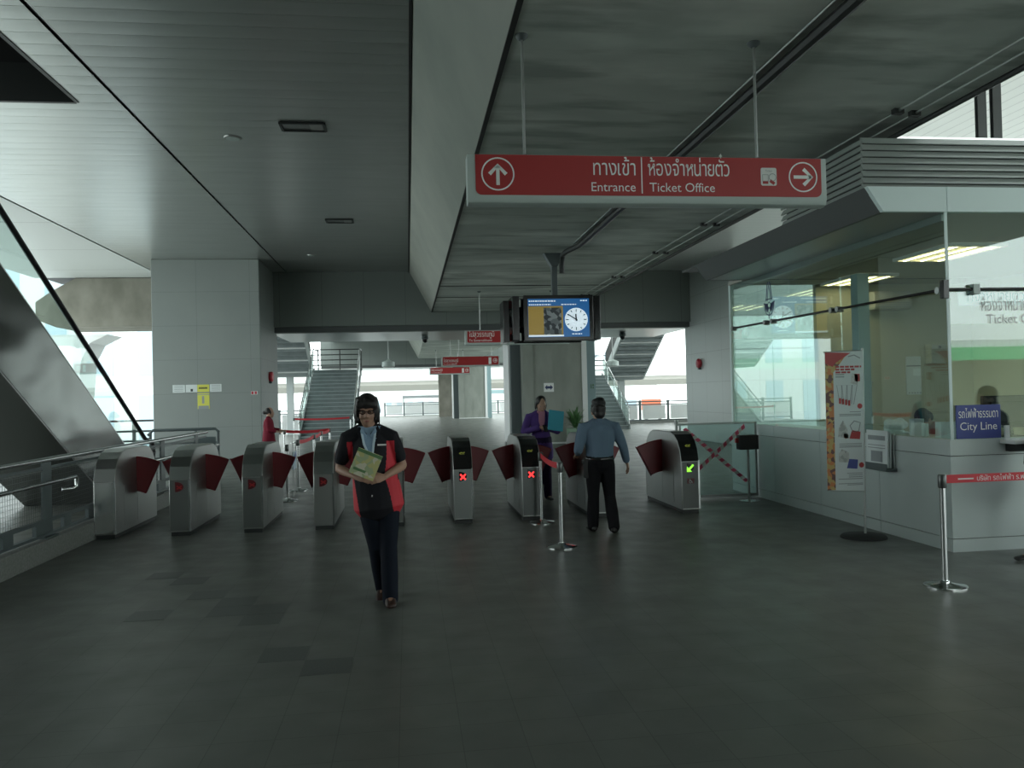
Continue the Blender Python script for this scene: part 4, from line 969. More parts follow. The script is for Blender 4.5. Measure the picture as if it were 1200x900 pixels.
e.poly([(-.16, 1.08), (-.04, 1.07), (-.03, 1.15), (-.13, 1.17)], O, UX, UZ, .001); brect(e, -.08, 1.7, -.02, 1.78, .001); e.build('red_print', 'sign_red', bs)
e = MB()
for z in (1.77, 1.745): brect(e, -.3, z, -.2, z+.012, .001)
for z, a in ((1.365, -.15), (1.34, -.27), (1.325, -.27), (1.02, -.28), (1.0, -.28), (.985, -.28), (.7, -.2), (.68, -.18), (.66, -.18), (.64, -.3), (.59, -.3), (.575, -.2)): brect(e, a, z, -.02, z+.008, .001)
for k in range(4): e.ribbon([(-.29+k*.06, 1.66), (-.26+k*.045, 1.46), (-.235+k*.045, 1.45), (-.235+k*.06, 1.66)], .006, O, UX, UZ, .001, True)
e.ribbon([(-.15, 1.22), (-.1, 1.27), (-.03, 1.25), (-.05, 1.16), (-.12, 1.15)], .012, O, UX, UZ, .001, True); e.ribbon([(-.15, 1.97), (-.08, 1.985), (-.01, 1.95)], .012, O, UX, UZ, .001)
e.build('dark_print', 'grey_ink', bs)
e = MB(); e.poly([(-.29, 1.1), (-.17, 1.08), (-.18, 1.18), (-.23, 1.28), (-.28, 1.2)], O, UX, UZ, .001); e.poly([(-.29, .83), (-.17, .82), (-.17, .93), (-.25, .97), (-.29, .92)], O, UX, UZ, .001); e.poly([(-.13, 1.68), (-.05, 1.66), (-.04, 1.77), (-.11, 1.79)], O, UX, UZ, .001); e.build('food_picture', 'newsprint', bs)
e = MB(); e.poly([(-.2, .76), (-.08, .75), (-.07, .85), (-.17, .86)], O, UX, UZ, .0015); e.build('blue_card', 'blue_sign', bs)

# ------------------------------------------------------------------ staircases beyond the beam
def stairs(lab, x0, x1, y0, n, x2, x3, n2):
    """lower flight x0..x1 going away from y0; upper flight x2..x3 coming back from the landing"""
    t = thing('staircase', lab, 'staircase', ((x0+x1)/2, y0, 0)); ox = (x0+x1)/2; r_, g_ = .165, .3
    def bx(mb, a, b_, c_, d, z0, z1): mb.box(a-ox, b_-ox, c_-y0, d-y0, z0, z1)
    e = MB(); nz = MB()
    for k in range(n): bx(e, x0, x1, y0+k*g_, y0+(k+1)*g_+.02, max(0, k*r_-.1), (k+1)*r_); bx(nz, x0, x1, y0+k*g_-.012, y0+k*g_+.03, (k+1)*r_-.012, (k+1)*r_+.004)
    f1 = e.build('lower_flight', 'stair_tread', t); nz.build('nosing', 'stair_nosing', f1)
    H = n*r_; yl = y0+n*g_
    e = MB(); bx(e, min(x0, x2), max(x1, x3), yl, yl+1.8, H-.25, H); e.build('landing', 'stair_steel', t)
    e = MB(); nz = MB()
    for k in range(n2): bx(e, x2, x3, yl-(k+1)*g_, yl-k*g_+.02, H+k*r_-.04, H+(k+1)*r_); k % 3 == 0 and bx(nz, x2, x3, yl-k*g_-.05, yl-k*g_+.03, H+k*r_-.1, H+k*r_-.01)
    f2 = e.build('upper_flight', 'stair_tread', t); nz.build('nosing', 'white_paint', f2)
    for x in (x0-.06, x1):
        e = MB(); e.prism([(0, 0), (.35, 0), (n*g_+.2, H-.3), (n*g_+.2, H+.12), (-.1, .22), (-.1, 0)], 'X', x-ox, x+.06-ox); e.build('stringer', 'stair_steel', t)
        e = MB(); e.tube([(x+.03-ox, -.15, .95), (x+.03-ox, n*g_, H+.98), (x+.03-ox, n*g_+1.6, H+.98)], .025, 8); e.tube([(x+.03-ox, -.15, .7), (x+.03-ox, n*g_, H+.7)], .018, 8)
        for k in range(0, n+1, 4): e.tube([(x+.03-ox, k*g_, k*r_), (x+.03-ox, k*g_, k*r_+1.0)], .02, 8)
        e.build('railing', 'rail_tube', t, smooth=True)
        e = MB(); e.prism([(0, .25), (n*g_, H+.2), (n*g_, H+.9), (0, .88)], 'X', x+.025-ox, x+.035-ox); e.build('railing_glass', 'glass_rail', t)
    for x in (x2-.08, x3):
        e = MB(); e.prism([(n*g_+.1, H-.2), (n*g_-n2*g_, H+n2*r_-.12), (n*g_-n2*g_, H+n2*r_+.3), (n*g_+.1, H+.25)], 'X', x-ox, x+.08-ox); e.build('stringer', 'pale_steel', t)
    e = MB(); e.prism([(n*g_, H+.1), (n*g_-n2*g_, H+n2*r_+.2), (n*g_-n2*g_, H+n2*r_+1.1), (n*g_, H+1.1)], 'X', (x2 if x2 > x0 else x3)-ox-.04, (x2 if x2 > x0 else x3)-ox); e.build('side_panel', 'dark_steel', t)
    e = MB()
    for z in (.3, .55, .8, 1.05): e.tube([(min(x0, x2)-ox, n*g_+1.75, H+z), (max(x1, x3)-ox, n*g_+1.75, H+z)], .025, 8)
    for x in (x0, (x0+x1)/2, x1): e.tube([(x-ox, n*g_+1.75, H), (x-ox, n*g_+1.75, H+1.05)], .03, 8)
    e.build('landing_railing', 'dark_steel', t)
    e = MB(); xm = (x2+x3)/2; e.box(xm-.15-ox, xm+.15-ox, n*g_+.6, n*g_+.9, 0, H-.25); e.build('landing_post', 'pale_steel', t)
stairs('grey staircase seen left of the man, climbing away beyond portal beam', -4.25, -2.2, 32.8, 18, -6.5, -4.4, 16)
stairs('grey staircase right of the concrete core, behind the guard', 7.2, 9.55, 34.6, 15, 9.75, 11.6, 12)
# fences
def fence(lab, x0, x1, y, n, h=1.05, mat='white_paint', z=0., ry_=0):
    t = thing('fence', lab, 'fence', (x0, y, z), ry_); L = x1-x0
    for k in range(n+1):
        e = MB(); x = L*k/n; e.box(x-.06, x+.06, -.03, .03, 0, h+.12); e.build('post', 'rail_paint', t)
    e = MB(); [e.tube([(0, 0, q), (L, 0, q)], .03, 8) for q in (h+.05, h-.1, .15)]; e.build('rail', 'rail_paint', t)
    for k in range(n):
        e = MB(); a, b_ = L*k/n+.14, L*(k+1)/n-.14
        for x in np.arange(a, b_, .11): e.box(x-.006, x+.006, -.006, .006, .22, h-.16)
        for q in np.arange(.22, h-.15, .11): e.box(a, b_, -.006, .006, q-.006, q+.006)
        e.box(a, b_, .01, .016, .2, h-.14); e.build('panel', mat, t)
k = MB(); k.box(9.6, 15, 40.6, 41.0, 0, .12); struct(k.build('trim_6', 'kerb_concrete'))
fence('white mesh fence with dark posts beyond the right staircase', 10.4, 14.9, 40.8, 3)
fence('white panel fence at the far edge of concourse, centre', -2.0, 9.5, 71, 7)
fence('dark posted fence at edge left of the left staircase', -9.2, -4.6, 40, 3)
t = thing('kiosk', 'low white kiosk beyond the far fence, left of far pillar', 'kiosk', (1.6, 76, 0)); e = MB(); e.box(-2, 2, 0, 3, -.5, 1.1); e.build('body', 'white_paint', t); e = MB(); e.box(-2.1, 2.1, -.1, 3.1, 1.5, 1.75); [e.box(x-.05, x+.05, 0, .1, 1.1, 1.5) for x in (-2, 2)]; e.build('roof', 'grey_ink', t)

# ------------------------------------------------------------------ outside
g = MB(); g.box(-250, 250, -120, 330, -8.3, -8); struct(g.build('ground', 'outdoor_ground'))
def road(lab, y, z, th, d, x0=-90, x1=120, name='elevated_road'):
    t = thing(name, lab, 'elevated road', (0, y, z)); e = MB(); e.prism([(0, th), (0, th*.35), (d*.3, 0), (d*.7, 0), (d, th*.35), (d, th)], 'X', x0, x1); e.build('deck', 'road_concrete', t)
    e = MB(); e.box(x0, x1, -.2, .1, th*.6, th+1.0); e.build('parapet', 'building_white', t)
    e = MB(); [e.box(x-.8, x+.8, d*.35, d*.65, -8-z, .2) for x in np.arange(x0+10, x1, 24)]; e.build('pier', 'road_concrete', t)
road('elevated concrete road crossing behind the concourse', 92, 2.4, 1.7, 12)
def building(lab, x0, x1, y, z1, d, rows, cols, mat='building_white', win='building_glass', z0=-8, inset=.12, fx=.6, fz=.5, name='building', band=False):
    t = thing(name, lab, 'building', ((x0+x1)/2, y, z0)); w_ = x1-x0; h = z1-z0
    e = MB(); e.box(-w_/2, w_/2, 0, d, 0, h); e.build('walls', mat, t, bevel=.0)
    e = MB(); e.box(-w_/2-.3, w_/2+.3, -.3, d+.3, h-.6, h); e.build('parapet', mat, t)
    for r_ in range(rows):
        e = MB()
        for c_ in range(cols):
            cx = -w_/2 + (c_+.5)*w_/cols; cz = h*(r_+.55)/(rows+.3); e.box(cx-w_/cols*fx/2, cx+w_/cols*fx/2, -.06, .05, cz-h/rows*fz/2, cz+h/rows*fz/2)
        e.build('window_band' if band else 'windows', win, t)
building('white building with tall blue windows seen past the escalator glass', -36, -14, 62, 16, 14, 2, 7, win='building_blue', fx=.45, fz=.75)
building('white office block with rows of small windows, right of stairs', 24, 44, 140, 34, 20, 9, 12, fx=.35, fz=.3, win='building_blue')
building('pale low building with green strip windows behind right fence', 10, 22, 118, 9, 16, 4, 1, win='steel_blue', fx=.8, fz=.12)
building('white building filling the far left beyond the railing', -70, -42, 50, 18, 14, 4, 8, win='building_blue')
building('long white block beyond the elevated road, centre', -14, 9, 150, 14, 16, 4, 12, win='building_blue', fx=.5, fz=.4)
t = thing('shop_hoarding', 'orange and pale blue hoarding beyond the right fence', 'hoarding', (15.5, 56, -8)); e = MB(); e.box(1.0, 2.4, 0, .2, 8.3, 9.05); e.build('orange_panel', 'orange_paint', t); e = MB(); e.box(-1.2, .6, 0, .2, 8.4, 9.05); e.build('blue_panel', 'building_blue', t); e = MB(); [e.box(x-.1, x+.1, .05, .15, 0, 8.4) for x in (-.9, .3, 1.3, 2.3)]; e.build('post', 'dark_steel', t)
# what stands in front of the booth, behind the viewer: low white roofed shed with a green fascia
t = thing('market_shed', 'white roofed shed with green fascia, mirrored in front booth pane', 'shed', (40, -26, -8))
e = MB(); e.prism([(0, 11.6), (0, 12.0), (-9, 13.6), (-9, 13.2)], 'X', -26, 26); e.build('roof', 'roof_sheet', t)
e = MB(); e.box(-26, 26, 0, .2, 10.9, 11.6); e.build('fascia', 'green_fascia', t)
e = MB(); e.box(-26, 26, -9, -8.7, 0, 13); [e.box(x-.15, x+.15, -.3, 0, 0, 11) for x in np.arange(-24, 26, 6)]; e.build('walls', 'olive_wall', t)

# ------------------------------------------------------------------ people
def loft(mb, pts, side=(1,0,0), n=14):
    """closed limb through (x, y, z, ra, rb); ra lies along `side`"""
    C_ = [Vector(p[:3]) for p in pts]; N = len(pts); rings = []
    for i in range(N):
        t = (C_[min(i+1, N-1)] - C_[max(i-1, 0)]).normalized(); s_ = Vector(side)
        if abs(t.dot(s_.normalized())) > .93: s_ = Vector((0, 1, 0)) if abs(t.y) < .9 else Vector((0, 0, 1))
        a = (s_ - t*s_.dot(t)).normalized(); b = t.cross(a); rings.append((C_[i], t, a, b, pts[i][3], pts[i][4]))
    full = []
    c, t, a, b, ra, rb = rings[0]; m = min(ra, rb)
    for f, k in ((-.85, .3), (-.5, .75)): full.append((c+t*m*f, a, b, ra*k, rb*k))
    full += [(c, a, b, ra, rb) for c, t, a, b, ra, rb in rings]
    c, t, a, b, ra, rb = rings[-1]; m = min(ra, rb)
    for f, k in ((.5, .75), (.85, .3)): full.append((c+t*m*f, a, b, ra*k, rb*k))
    vs = [c + a*ra*cos(2*PI*k/n) + b*rb*sin(2*PI*k/n) for c, a, b, ra, rb in full for k in range(n)]; M_ = len(full)
    fs = [(i*n+k, i*n+(k+1)%n, (i+1)*n+(k+1)%n, (i+1)*n+k) for i in range(M_-1) for k in range(n)]
    fs += [tuple(range(n))[::-1], tuple((M_-1)*n+k for k in range(n))]
    return mb.add(vs, fs)
def blob(name, mb, mat, parent, voxel=.008, smooth=5, matfn=None, lab=None):
    me = bpy.data.meshes.new('form'); me.from_pydata(mb.v, [], mb.f); o = bpy.data.objects.new('form', me); COL.objects.link(o)
    r = o.modifiers.new('r', 'REMESH'); r.mode = 'VOXEL'; r.voxel_size = voxel; r.use_smooth_shade = True
    if smooth:
        s_ = o.modifiers.new('s', 'SMOOTH'); s_.iterations = smooth; s_.factor = .5
    dg = bpy.context.evaluated_depsgraph_get(); new = bpy.data.meshes.new_from_object(o.evaluated_get(dg)); bpy.data.objects.remove(o); bpy.data.meshes.remove(me)
    new.name = name; mats = mat if isinstance(mat, (list, tuple)) else [mat]
    new.materials.clear()
    for k in mats: new.materials.append(MATS[k])
    if matfn: new.polygons.foreach_set('material_index', [matfn(p.center) for p in new.polygons])
    new.polygons.foreach_set('use_smooth', [True]*len(new.polygons))
    ob = bpy.data.objects.new(name, new); COL.objects.link(ob); ob.parent = parent
    if lab: ob['label'] = lab
    return ob
BAGFN()
def lerp(a, b, f): return Vector(a)*(1-f) + Vector(b)*f
def hand(mb, wrist, d, nrm, thumb, curl=.35, s=1., spread=.0):
    """palm, four unequal bent fingers and a thumb from the side of the palm; nrm points out of the back of the hand"""
    W_ = Vector(wrist); d = Vector(d).normalized(); nrm = Vector(nrm); nrm = (nrm - d*nrm.dot(d)).normalized(); lat = d.cross(nrm)*thumb
    P = lambda u, v, w_: W_ + (d*u + lat*v + nrm*w_)*s
    loft(mb, [(*P(-.015,0,0), .026*s, .02*s), (*P(.02,.002,0), .034*s, .018*s), (*P(.055,.002,.002), .041*s, .016*s), (*P(.088,0,0), .039*s, .013*s)], side=lat, n=12)
    for i, (v, ln, r) in enumerate(((.029,.07,.0085),(.0098,.08,.009),(-.0098,.075,.0088),(-.029,.058,.0078))):
        p = P(.083-abs(v)*.12, v, .0); dd = d + lat*v*spread*6; dd.normalize(); ang = 0; pts = [(*(p-d*.01*s), r*s, r*s), (*p, r*s*1.05, r*s*1.05)]
        for q, fr in enumerate((.45, .31, .24)):
            ang += curl*(.7 if q == 0 else 1.1) + .05*i*curl; p = p + (dd*cos(ang) - nrm*sin(ang))*ln*fr*s; pts.append((*p, r*s*(.95-.12*q), r*s*(.95-.12*q)))
        loft(mb, pts, side=lat, n=8)
    p0 = P(.022, .03, -.006); p1 = P(.05, .054, -.018); p2 = P(.076, .058, -.03-curl*.015); p3 = P(.094, .052, -.036-curl*.03)
    loft(mb, [(*p0, .014*s, .013*s), (*p1, .0115*s, .011*s), (*p2, .0105*s, .0095*s), (*p3, .0085*s, .008*s)], side=lat, n=8)
def head_forms(mb, H):
    e = lambda c, r, q=None: mb.ell(H(c), r, 16, 10, H.q @ (q or Quaternion()))
    e((0,.008,.025), (.074,.095,.1)); e((0,-.02,-.055), (.06,.07,.068)); e((0,-.058,-.098), (.027,.026,.022)); e((0,-.05,-.02), (.063,.045,.06))
    for s_ in (-1, 1): e((s_*.036,-.066,-.04), (.024,.022,.026)); e((s_*.077,.006,-.022), (.01,.022,.033), Quaternion((0,0,1), s_*.3)); e((s_*.03,-.083,.022), (.028,.012,.009)); e((s_*.012,-.092,-.043), (.009,.011,.008))
    e((0,-.092,-.012), (.01,.014,.03), Quaternion((1,0,0), -.35)); e((0,-.1,-.034), (.012,.014,.011)); e((0,-.08,-.07), (.026,.014,.008)); e((0,-.076,-.083), (.022,.013,.008))
class HeadFrame:
    def __init__(s, c, yaw=0, pitch=0, roll=0, k=1.): s.c, s.k = Vector(c), k; s.q = Quaternion((0,0,1), yaw) @ Quaternion((1,0,0), pitch) @ Quaternion((0,1,0), roll)
    def __call__(s, p): return s.c + s.q @ Vector(p)
def make_person(name, lab, loc_, rz, J, skin='skin', voxel=.008, face=True):
    """continuous body from a joint dictionary J (metres, facing -Y)"""
    t = thing(name, lab, 'person', loc_, rz)
    b = MB(); V = Vector
    pel, nek = V(J['pelvis']), V(J['neck'])
    up = (nek - pel); tl = up.length
    prof = J.get('torso', [(-.06,.13,.095),(.04,.155,.108),(.2,.15,.1),(.38,.128,.09),(.6,.145,.1),(.8,.15,.1),(.92,.105,.078),(1.0,.058,.055)])
    bow = V(J.get('bow', (0,0,0)))
    loft(b, [(*(pel + up*f + bow*4*f*(1-f)), a, c_) for f, a, c_ in prof], side=J.get('side', (1,0,0)), n=20)
    H = HeadFrame(J['head'], J.get('yaw', 0), J.get('pitch', 0), J.get('roll', 0))
    loft(b, [(*(nek - up*.04), .062, .06), (*lerp(nek, H((0,.01,-.04)), .5), .05, .052), (*H((0,.012,-.03)), .05, .055)])
    head_forms(b, H)
    for k, th in (('L', 1), ('R', -1)):
        sh, el, wr = V(J['sh'+k]), V(J['el'+k]), V(J['wr'+k])
        loft(b, [(*lerp(nek, sh, .35), .055, .05), (*sh, .054, .056), (*lerp(sh, el, .4), .046, .047), (*el, .036, .037)], side=(1,0,0))
        loft(b, [(*el, .037, .037), (*lerp(el, wr, .3), .039, .036), (*wr, .025, .021)])
        hd = J.get('hand'+k)
        if hd: hand(b, wr, *hd)
        hp, kn, an = V(J['hip'+k]), V(J['kn'+k]), V(J['an'+k]); td = V(J.get('toe'+k, (0,-1,0))).normalized()
        loft(b, [(*(hp + V((0,0,.05))), .075, .08), (*hp, .08, .084), (*lerp(hp, kn, .5), .066, .07), (*kn, .048, .05)])
        loft(b, [(*kn, .049, .05), (*lerp(kn, an, .33) , .05, .053), (*lerp(kn, an, .7), .038, .04), (*an, .032, .034)])
        pz = J.get('pitch_foot'+k, 0); dn = V((td.x, td.y, -pz)).normalized()
        loft(b, [(*(an - dn*.04 - V((0,0,.045))), .03, .03), (*(an + dn*.05 - V((0,0,.045))), .036, .03), (*(an + dn*.13 - V((0,0,.058))), .038, .02)], side=dn.cross(V((0,0,1))))
    body = blob('body', b, skin, t, voxel, 4)
    if face:
        for s_ in (-1, 1):
            e = MB(); e.ell(H((s_*.031, -.0815, .0)), (.012, .009, .0065), 10, 6, H.q); ey = e.build('eye', 'eye', t, smooth=True); e = MB(); e.ell(H((s_*.031, -.0885, .0)), (.0055, .004, .0055), 10, 6, H.q); e.build('iris', 'black_ink', ey, smooth=True)
        e = MB(); e.ell(H((0, -.0905, -.074)), (.021, .006, .006), 10, 6, H.q); e.build('lips', 'lip', t, smooth=True)
    return t, H
def shoes(t, J, mat, wide=1.):
    V = Vector
    for k in 'LR':
        an = V(J['an'+k]); td = V(J.get('toe'+k, (0,-1,0))).normalized(); pz = J.get('pitch_foot'+k, 0); dn = V((td.x, td.y, -pz)).normalized(); b = MB(); sd = dn.cross(V((0,0,1)))
        loft(b, [(*(an - dn*.062 - V((0,0,.048))), .036*wide, .034), (*(an + dn*.02 - V((0,0,.045))), .042*wide, .036), (*(an + dn*.1 - V((0,0,.056))), .048*wide, .026), (*(an + dn*.16 - V((0,0,.062))), .04*wide, .02)], side=sd)
        loft(b, [(*(an - V((0,0,.03))), .042, .044), (*(an + V((0,0,.02))), .04, .043)])
        sh = blob('shoe', b, mat, t, .007, 3)
        zlo = min(v.co.z for v in sh.data.vertices)
        if zlo < .002 and pz == 0:
            for v in sh.data.vertices: v.co.z = max(v.co.z, .002)
def trousers(t, J, mat, top=.98, flare=1., voxel=.009, prof=None, low=.03):
    V = Vector; pel = V(J['pelvis']); up = V(J['neck']) - pel; b = MB()
    prof = prof or [(-.06,.155,.115),(.06,.175,.128),(.22,.168,.12)]
    loft(b, [(*(pel + up*f), a, c_) for f, a, c_ in prof], side=J.get('side', (1,0,0)), n=20)
    for k in 'LR':
        hp, kn, an = V(J['hip'+k]), V(J['kn'+k]), V(J['an'+k]); bt = an - V((0,0,low)) 
        loft(b, [(*(hp + V((0,0,.06))), .09, .1), (*hp, .097, .102), (*lerp(hp, kn, .5), .085, .09), (*kn, .068, .072), (*lerp(kn, bt, .5), .064*flare, .068*flare), (*bt, .058*flare, .064*flare)], n=16)
    return blob('trousers', b, mat, t, voxel, 4)
def top_forms(J, sl=1., hem=.0, prof=None, rs=1., cuff=.045):
    """shirt or jacket: torso shell with sleeves that reach the fraction sl of the whole arm"""
    V = Vector; pel, nek = V(J['pelvis']), V(J['neck']); up = nek - pel; b = MB(); bow = V(J.get('bow', (0,0,0)))
    prof = prof or [(hem,.178,.13),(.15,.176,.128),(.38,.158,.115),(.6,.168,.122),(.8,.17,.12),(.92,.125,.098),(.985,.074,.07)]
    loft(b, [(*(pel + up*f + bow*4*f*(1-f)), a, c_) for f, a, c_ in prof], side=J.get('side', (1,0,0)), n=22)
    for k in 'LR':
        sh, el, wr = V(J['sh'+k]), V(J['el'+k]), V(J['wr'+k])
        loft(b, [(*lerp(nek, sh, .3), .07, .066), (*sh, .07*rs, .07*rs), (*lerp(sh, el, .45), .064*rs, .064*rs), (*lerp(sh, el, min(1, sl*2)), (.058 if sl < .5 else .052)*rs, (.06 if sl < .5 else .052)*rs)])
        if sl > .5: loft(b, [(*el, .052*rs, .052*rs), (*lerp(el, wr, .4), .05*rs, .048*rs), (*lerp(el, wr, (sl-.5)*2), cuff, cuff)])
    return b

# --- man with magazine, walking towards the viewer
J = dict(pelvis=(-.055,0,.84), neck=(-.115,-.01,1.40), head=(-.125,-.03,1.545), pitch=.1, yaw=0, bow=(0,.0,0),
         shL=(.065,-.005,1.32), shR=(-.29,-.005,1.32), elL=(.15,.0,1.09), elR=(-.36,.0,1.08), wrL=(.005,-.2,1.02), wrR=(-.215,-.2,1.03),
         handL=((-.75,-.45,-.12), (.3,-.8,.35), 1, .45, .95), handR=((.75,-.5,-.1), (-.25,-.75,.45), -1, .5, .95),
         hipL=(.03,0,.82), hipR=(-.135,0,.82), knL=(.025,-.07,.45), knR=(-.075,-.01,.44), anL=(.03,-.13,.085), anR=(-.035,.16,.12), toeL=(.05,-1,0), toeR=(-.15,-1,0), pitch_footR=.45)
man, H = make_person('person', 'man in black and red polo shirt walking forward holding a magazine', (-.205, 6.7, 0), 0, J, 'skin', .0065)
trousers(man, J, 'trouser_navy', flare=1.08, low=.06, prof=[(-.06,.145,.11),(.06,.16,.118),(.22,.15,.11)]); shoes(man, J, 'shoe_brown')
def shirt_mat(c):
    x = c.x + .085 + (c.z-1.1)*.08; k = 1.0 - min(1, abs(c.z-1.02)/.34)
    if c.y < .07 and .6 < c.z < 1.3 and (-.19 < x < .185 or c.z < .98):
        if x > .128 - .045*k*k or x < -.165 + .025*(1-k): return 1
    if c.y < -.03 and c.z > 1.19 and abs(c.x+.11) < (c.z-1.17)*.36 and c.z < 1.42: return 2
    return 0
b = top_forms(J, .36, -.13, [(-.14,.205,.155),(.1,.196,.142),(.38,.178,.124),(.6,.172,.126),(.78,.165,.118),(.9,.115,.094),(.985,.07,.068)], .98)
blob('polo_shirt', b, ['shirt_black', 'shirt_red', 'cloth_blue'], man, .007, 4, shirt_mat, 'black polo shirt with red side panels')
e = MB()
for s_ in (-1, 1): e.prism([(-.115+s_*.012, 1.36), (-.115+s_*.075, 1.425), (-.115+s_*.1, 1.375), (-.115+s_*.05, 1.305)], 'Y', -.102, -.088)
e.build('collar', 'shirt_black', man, bevel=.006)
e = MB()
for s_ in (-1, 1): e.prism([(-.115+s_*.01, 1.345), (-.115+s_*.055, 1.415), (-.115+s_*.066, 1.38), (-.115+s_*.03, 1.3)], 'Y', -.11, -.1)
e.build('inner_collar', 'cloth_blue', man, bevel=.004)
e = MB(); e.tube([(-.06,-.1,1.38), (-.075,-.142,1.28), (-.09,-.15,1.16)], (.009,.003), 8, flat=(1,0,0)); e.tube([(-.17,-.1,1.38), (-.15,-.142,1.28), (-.1,-.15,1.16)], (.009,.003), 8, flat=(1,0,0)); e.build('lanyard', 'building_blue', man)
e = MB(); e.box(-.045, .025, -.1375, -.128, 1.265, 1.278); e.build('chest_emblem', 'tape_white', man)
e = MB(); e.box(-.1, -.085, -.142, -.135, .86, .875); e.build('button', 'tape_white', man)
hr = MB(); hl = lambda c, r, q=None: hr.ell(H(c), r, 14, 9, H.q @ (q or Quaternion()))
hl((0,.015,.05), (.088,.108,.095)); hl((0,.05,-.03), (.085,.075,.11))
for s_ in (-1, 1): hl((s_*.076,.012,-.01), (.02,.045,.08)); hl((s_*.062,.04,-.07), (.028,.04,.05)); hl((s_*.045,-.07,.058), (.045,.03,.04), Quaternion((0,1,0), s_*.4)); hl((s_*.078,-.035,.01), (.016,.03,.06))
hl((.01,-.082,.066), (.045,.022,.03))
rs_ = random.Random(3)
for k in range(34):     # loose strands over brow, ears and nape
    a = -2.45 + 4.9*k/33; fr = abs(a) < .75; rr = 1.0 + rs_.uniform(-.03, .06)
    top = (.07*sin(a)*rr, -.08*cos(a)*rr + .012, .088 + rs_.uniform(-.01, .015)); zb = rs_.uniform(.012, .04) if fr else rs_.uniform(-.12, -.07)
    mid = (top[0]*1.24 + rs_.uniform(-.006, .006), top[1]*1.2, (top[2]+zb)/2); bot = (top[0]*(1.16 if fr else 1.2) + rs_.uniform(-.014, .014), top[1]*1.2 + (.0 if fr else .01), zb)
    loft(hr, [(*H(top), .02, .016), (*H(mid), .017, .013), (*H(bot), .007, .006)], n=8)
blob('hair', hr, 'hair', man, .007, 3)
e = MB()
for s_ in (-1, 1):
    P = [H((s_*.033+.024*cos(a), -.104, .0+.015*sin(a))) for a in np.linspace(0, 2*PI, 17)[:-1]]; e.tube(P, .0028, 6, closed=True); e.tube([H((s_*.06,-.102,.004)), H((s_*.076,-.05,.004)), H((s_*.08,.01,-.002))], .0025, 6)
e.tube([H((-.006,-.106,.004)), H((.006,-.106,.004))], .0028, 6); gl = e.build('glasses', 'black_gloss', man)
e = MB()
for s_ in (-1, 1): e.add([H((s_*.033+.023*cos(a), -.1045, .014*sin(a))) for a in np.linspace(0, 2*PI, 15)[:-1]], [tuple(range(14))])
e.build('lenses', 'lens_glass', gl)
t = thing('magazine', 'greenish magazine held in front of his belly by the man', 'magazine', (-.205-.135, 6.7-.3, 1.125)); t.rotation_euler = (R(-14), R(24), R(4))
e = MB(); e.box(-.1, .1, -.004, .004, -.095, .115); e.build('cover', 'magazine_cover', t, bevel=.002)
e = MB(); e.box(-.1, .1, -.0052, -.004, .085, .11); e.box(-.08, .02, -.0052, -.004, -.06, -.04); e.build('print', 'leaf', t)
# --- guard seen from behind
J = dict(pelvis=(0,0,.79), neck=(0,.015,1.30), head=(-.0,-.01,1.43), pitch=.06, shL=(.195,.01,1.235), shR=(-.19,.01,1.235), elL=(.265,.05,.985), elR=(-.28,.03,1.0), wrL=(.225,-.17,.92), wrR=(-.345,-.06,.80),
         handL=((-.1,-.9,-.25), (.2,-.2,1), -1, .5, .95), handR=((-.25,-.25,-1), (-.9,0,.25), 1, .35, .95),
         hipL=(.085,0,.77), hipR=(-.085,0,.77), knL=(.085,-.01,.42), knR=(-.11,-.0,.42), anL=(.09,-.06,.085), anR=(-.125,.12,.085), toeL=(.1,-1,0), toeR=(-.35,-1,0))
gd, H = make_person('person', 'security guard in grey blue shirt and dark beret seen from behind', (2.24, 9.42, 0), PI, J, 'skin', .0075, face=True)
trousers(gd, J, 'trouser_black', flare=1.15); shoes(gd, J, 'shoe_black')
b = top_forms(J, .93, .1, [(.1,.158,.118),(.2,.166,.122),(.38,.168,.12),(.6,.185,.124),(.8,.188,.12),(.92,.13,.098),(.985,.074,.07)], 1.05, .044)
blob('shirt', b, 'uniform_blue', gd, .008, 4)
e = MB(); e.tube([(.168*cos(a), .125*sin(a), .862) for a in np.linspace(0, 2*PI, 29)[:-1]], (.024,.008), 8, closed=True, flat=(0,0,1)); bl = e.build('belt', 'black_gloss', gd, smooth=True)
e = MB(); e.box(.15, .2, -.03, .06, .64, .87); e.box(.155, .215, -.035, .03, .8, .86); e.build('holster', 'black_matt', gd, bevel=.012)
e = MB(); e.tube([(.062*cos(a), .015+.062*sin(a), 1.305+.012*sin(a)) for a in np.linspace(0, 2*PI, 21)[:-1]], (.022,.012), 8, closed=True, flat=(0,0,1)); e.build('collar', 'uniform_blue', gd, smooth=True)
for s_ in (-1, 1): e = MB(); e.obox((s_*.125, .01, 1.302), (.11, .05, .012), Quaternion((0,1,0), s_*.28)); e.build('epaulette', 'trouser_navy', gd, bevel=.004)
hr = MB(); hl = lambda c, r, q=None: hr.ell(H(c), r, 14, 9, H.q @ (q or Quaternion()))
hl((0,.025,.01), (.085,.092,.085)); hl((0,.06,-.04), (.068,.05,.065)); hl((0,.06,.03), (.08,.06,.05)); [hl((s_*.076,-.01,.0), (.012,.04,.05)) for s_ in (-1, 1)]
blob('hair', hr, 'hair', gd, .008, 3)
e = MB(); hb = lambda c, r, q=None: e.ell(H(c), r, 16, 9, H.q @ (q or Quaternion()))
hb((0,.0,.06), (.086,.106,.04)); hb((-.008,.0,.098), (.086,.11,.05), Quaternion((0,1,0), -.15)); hb((-.02,-.0,.122), (.062,.085,.04))
blob('beret', e, 'black_matt', gd, .008, 4)
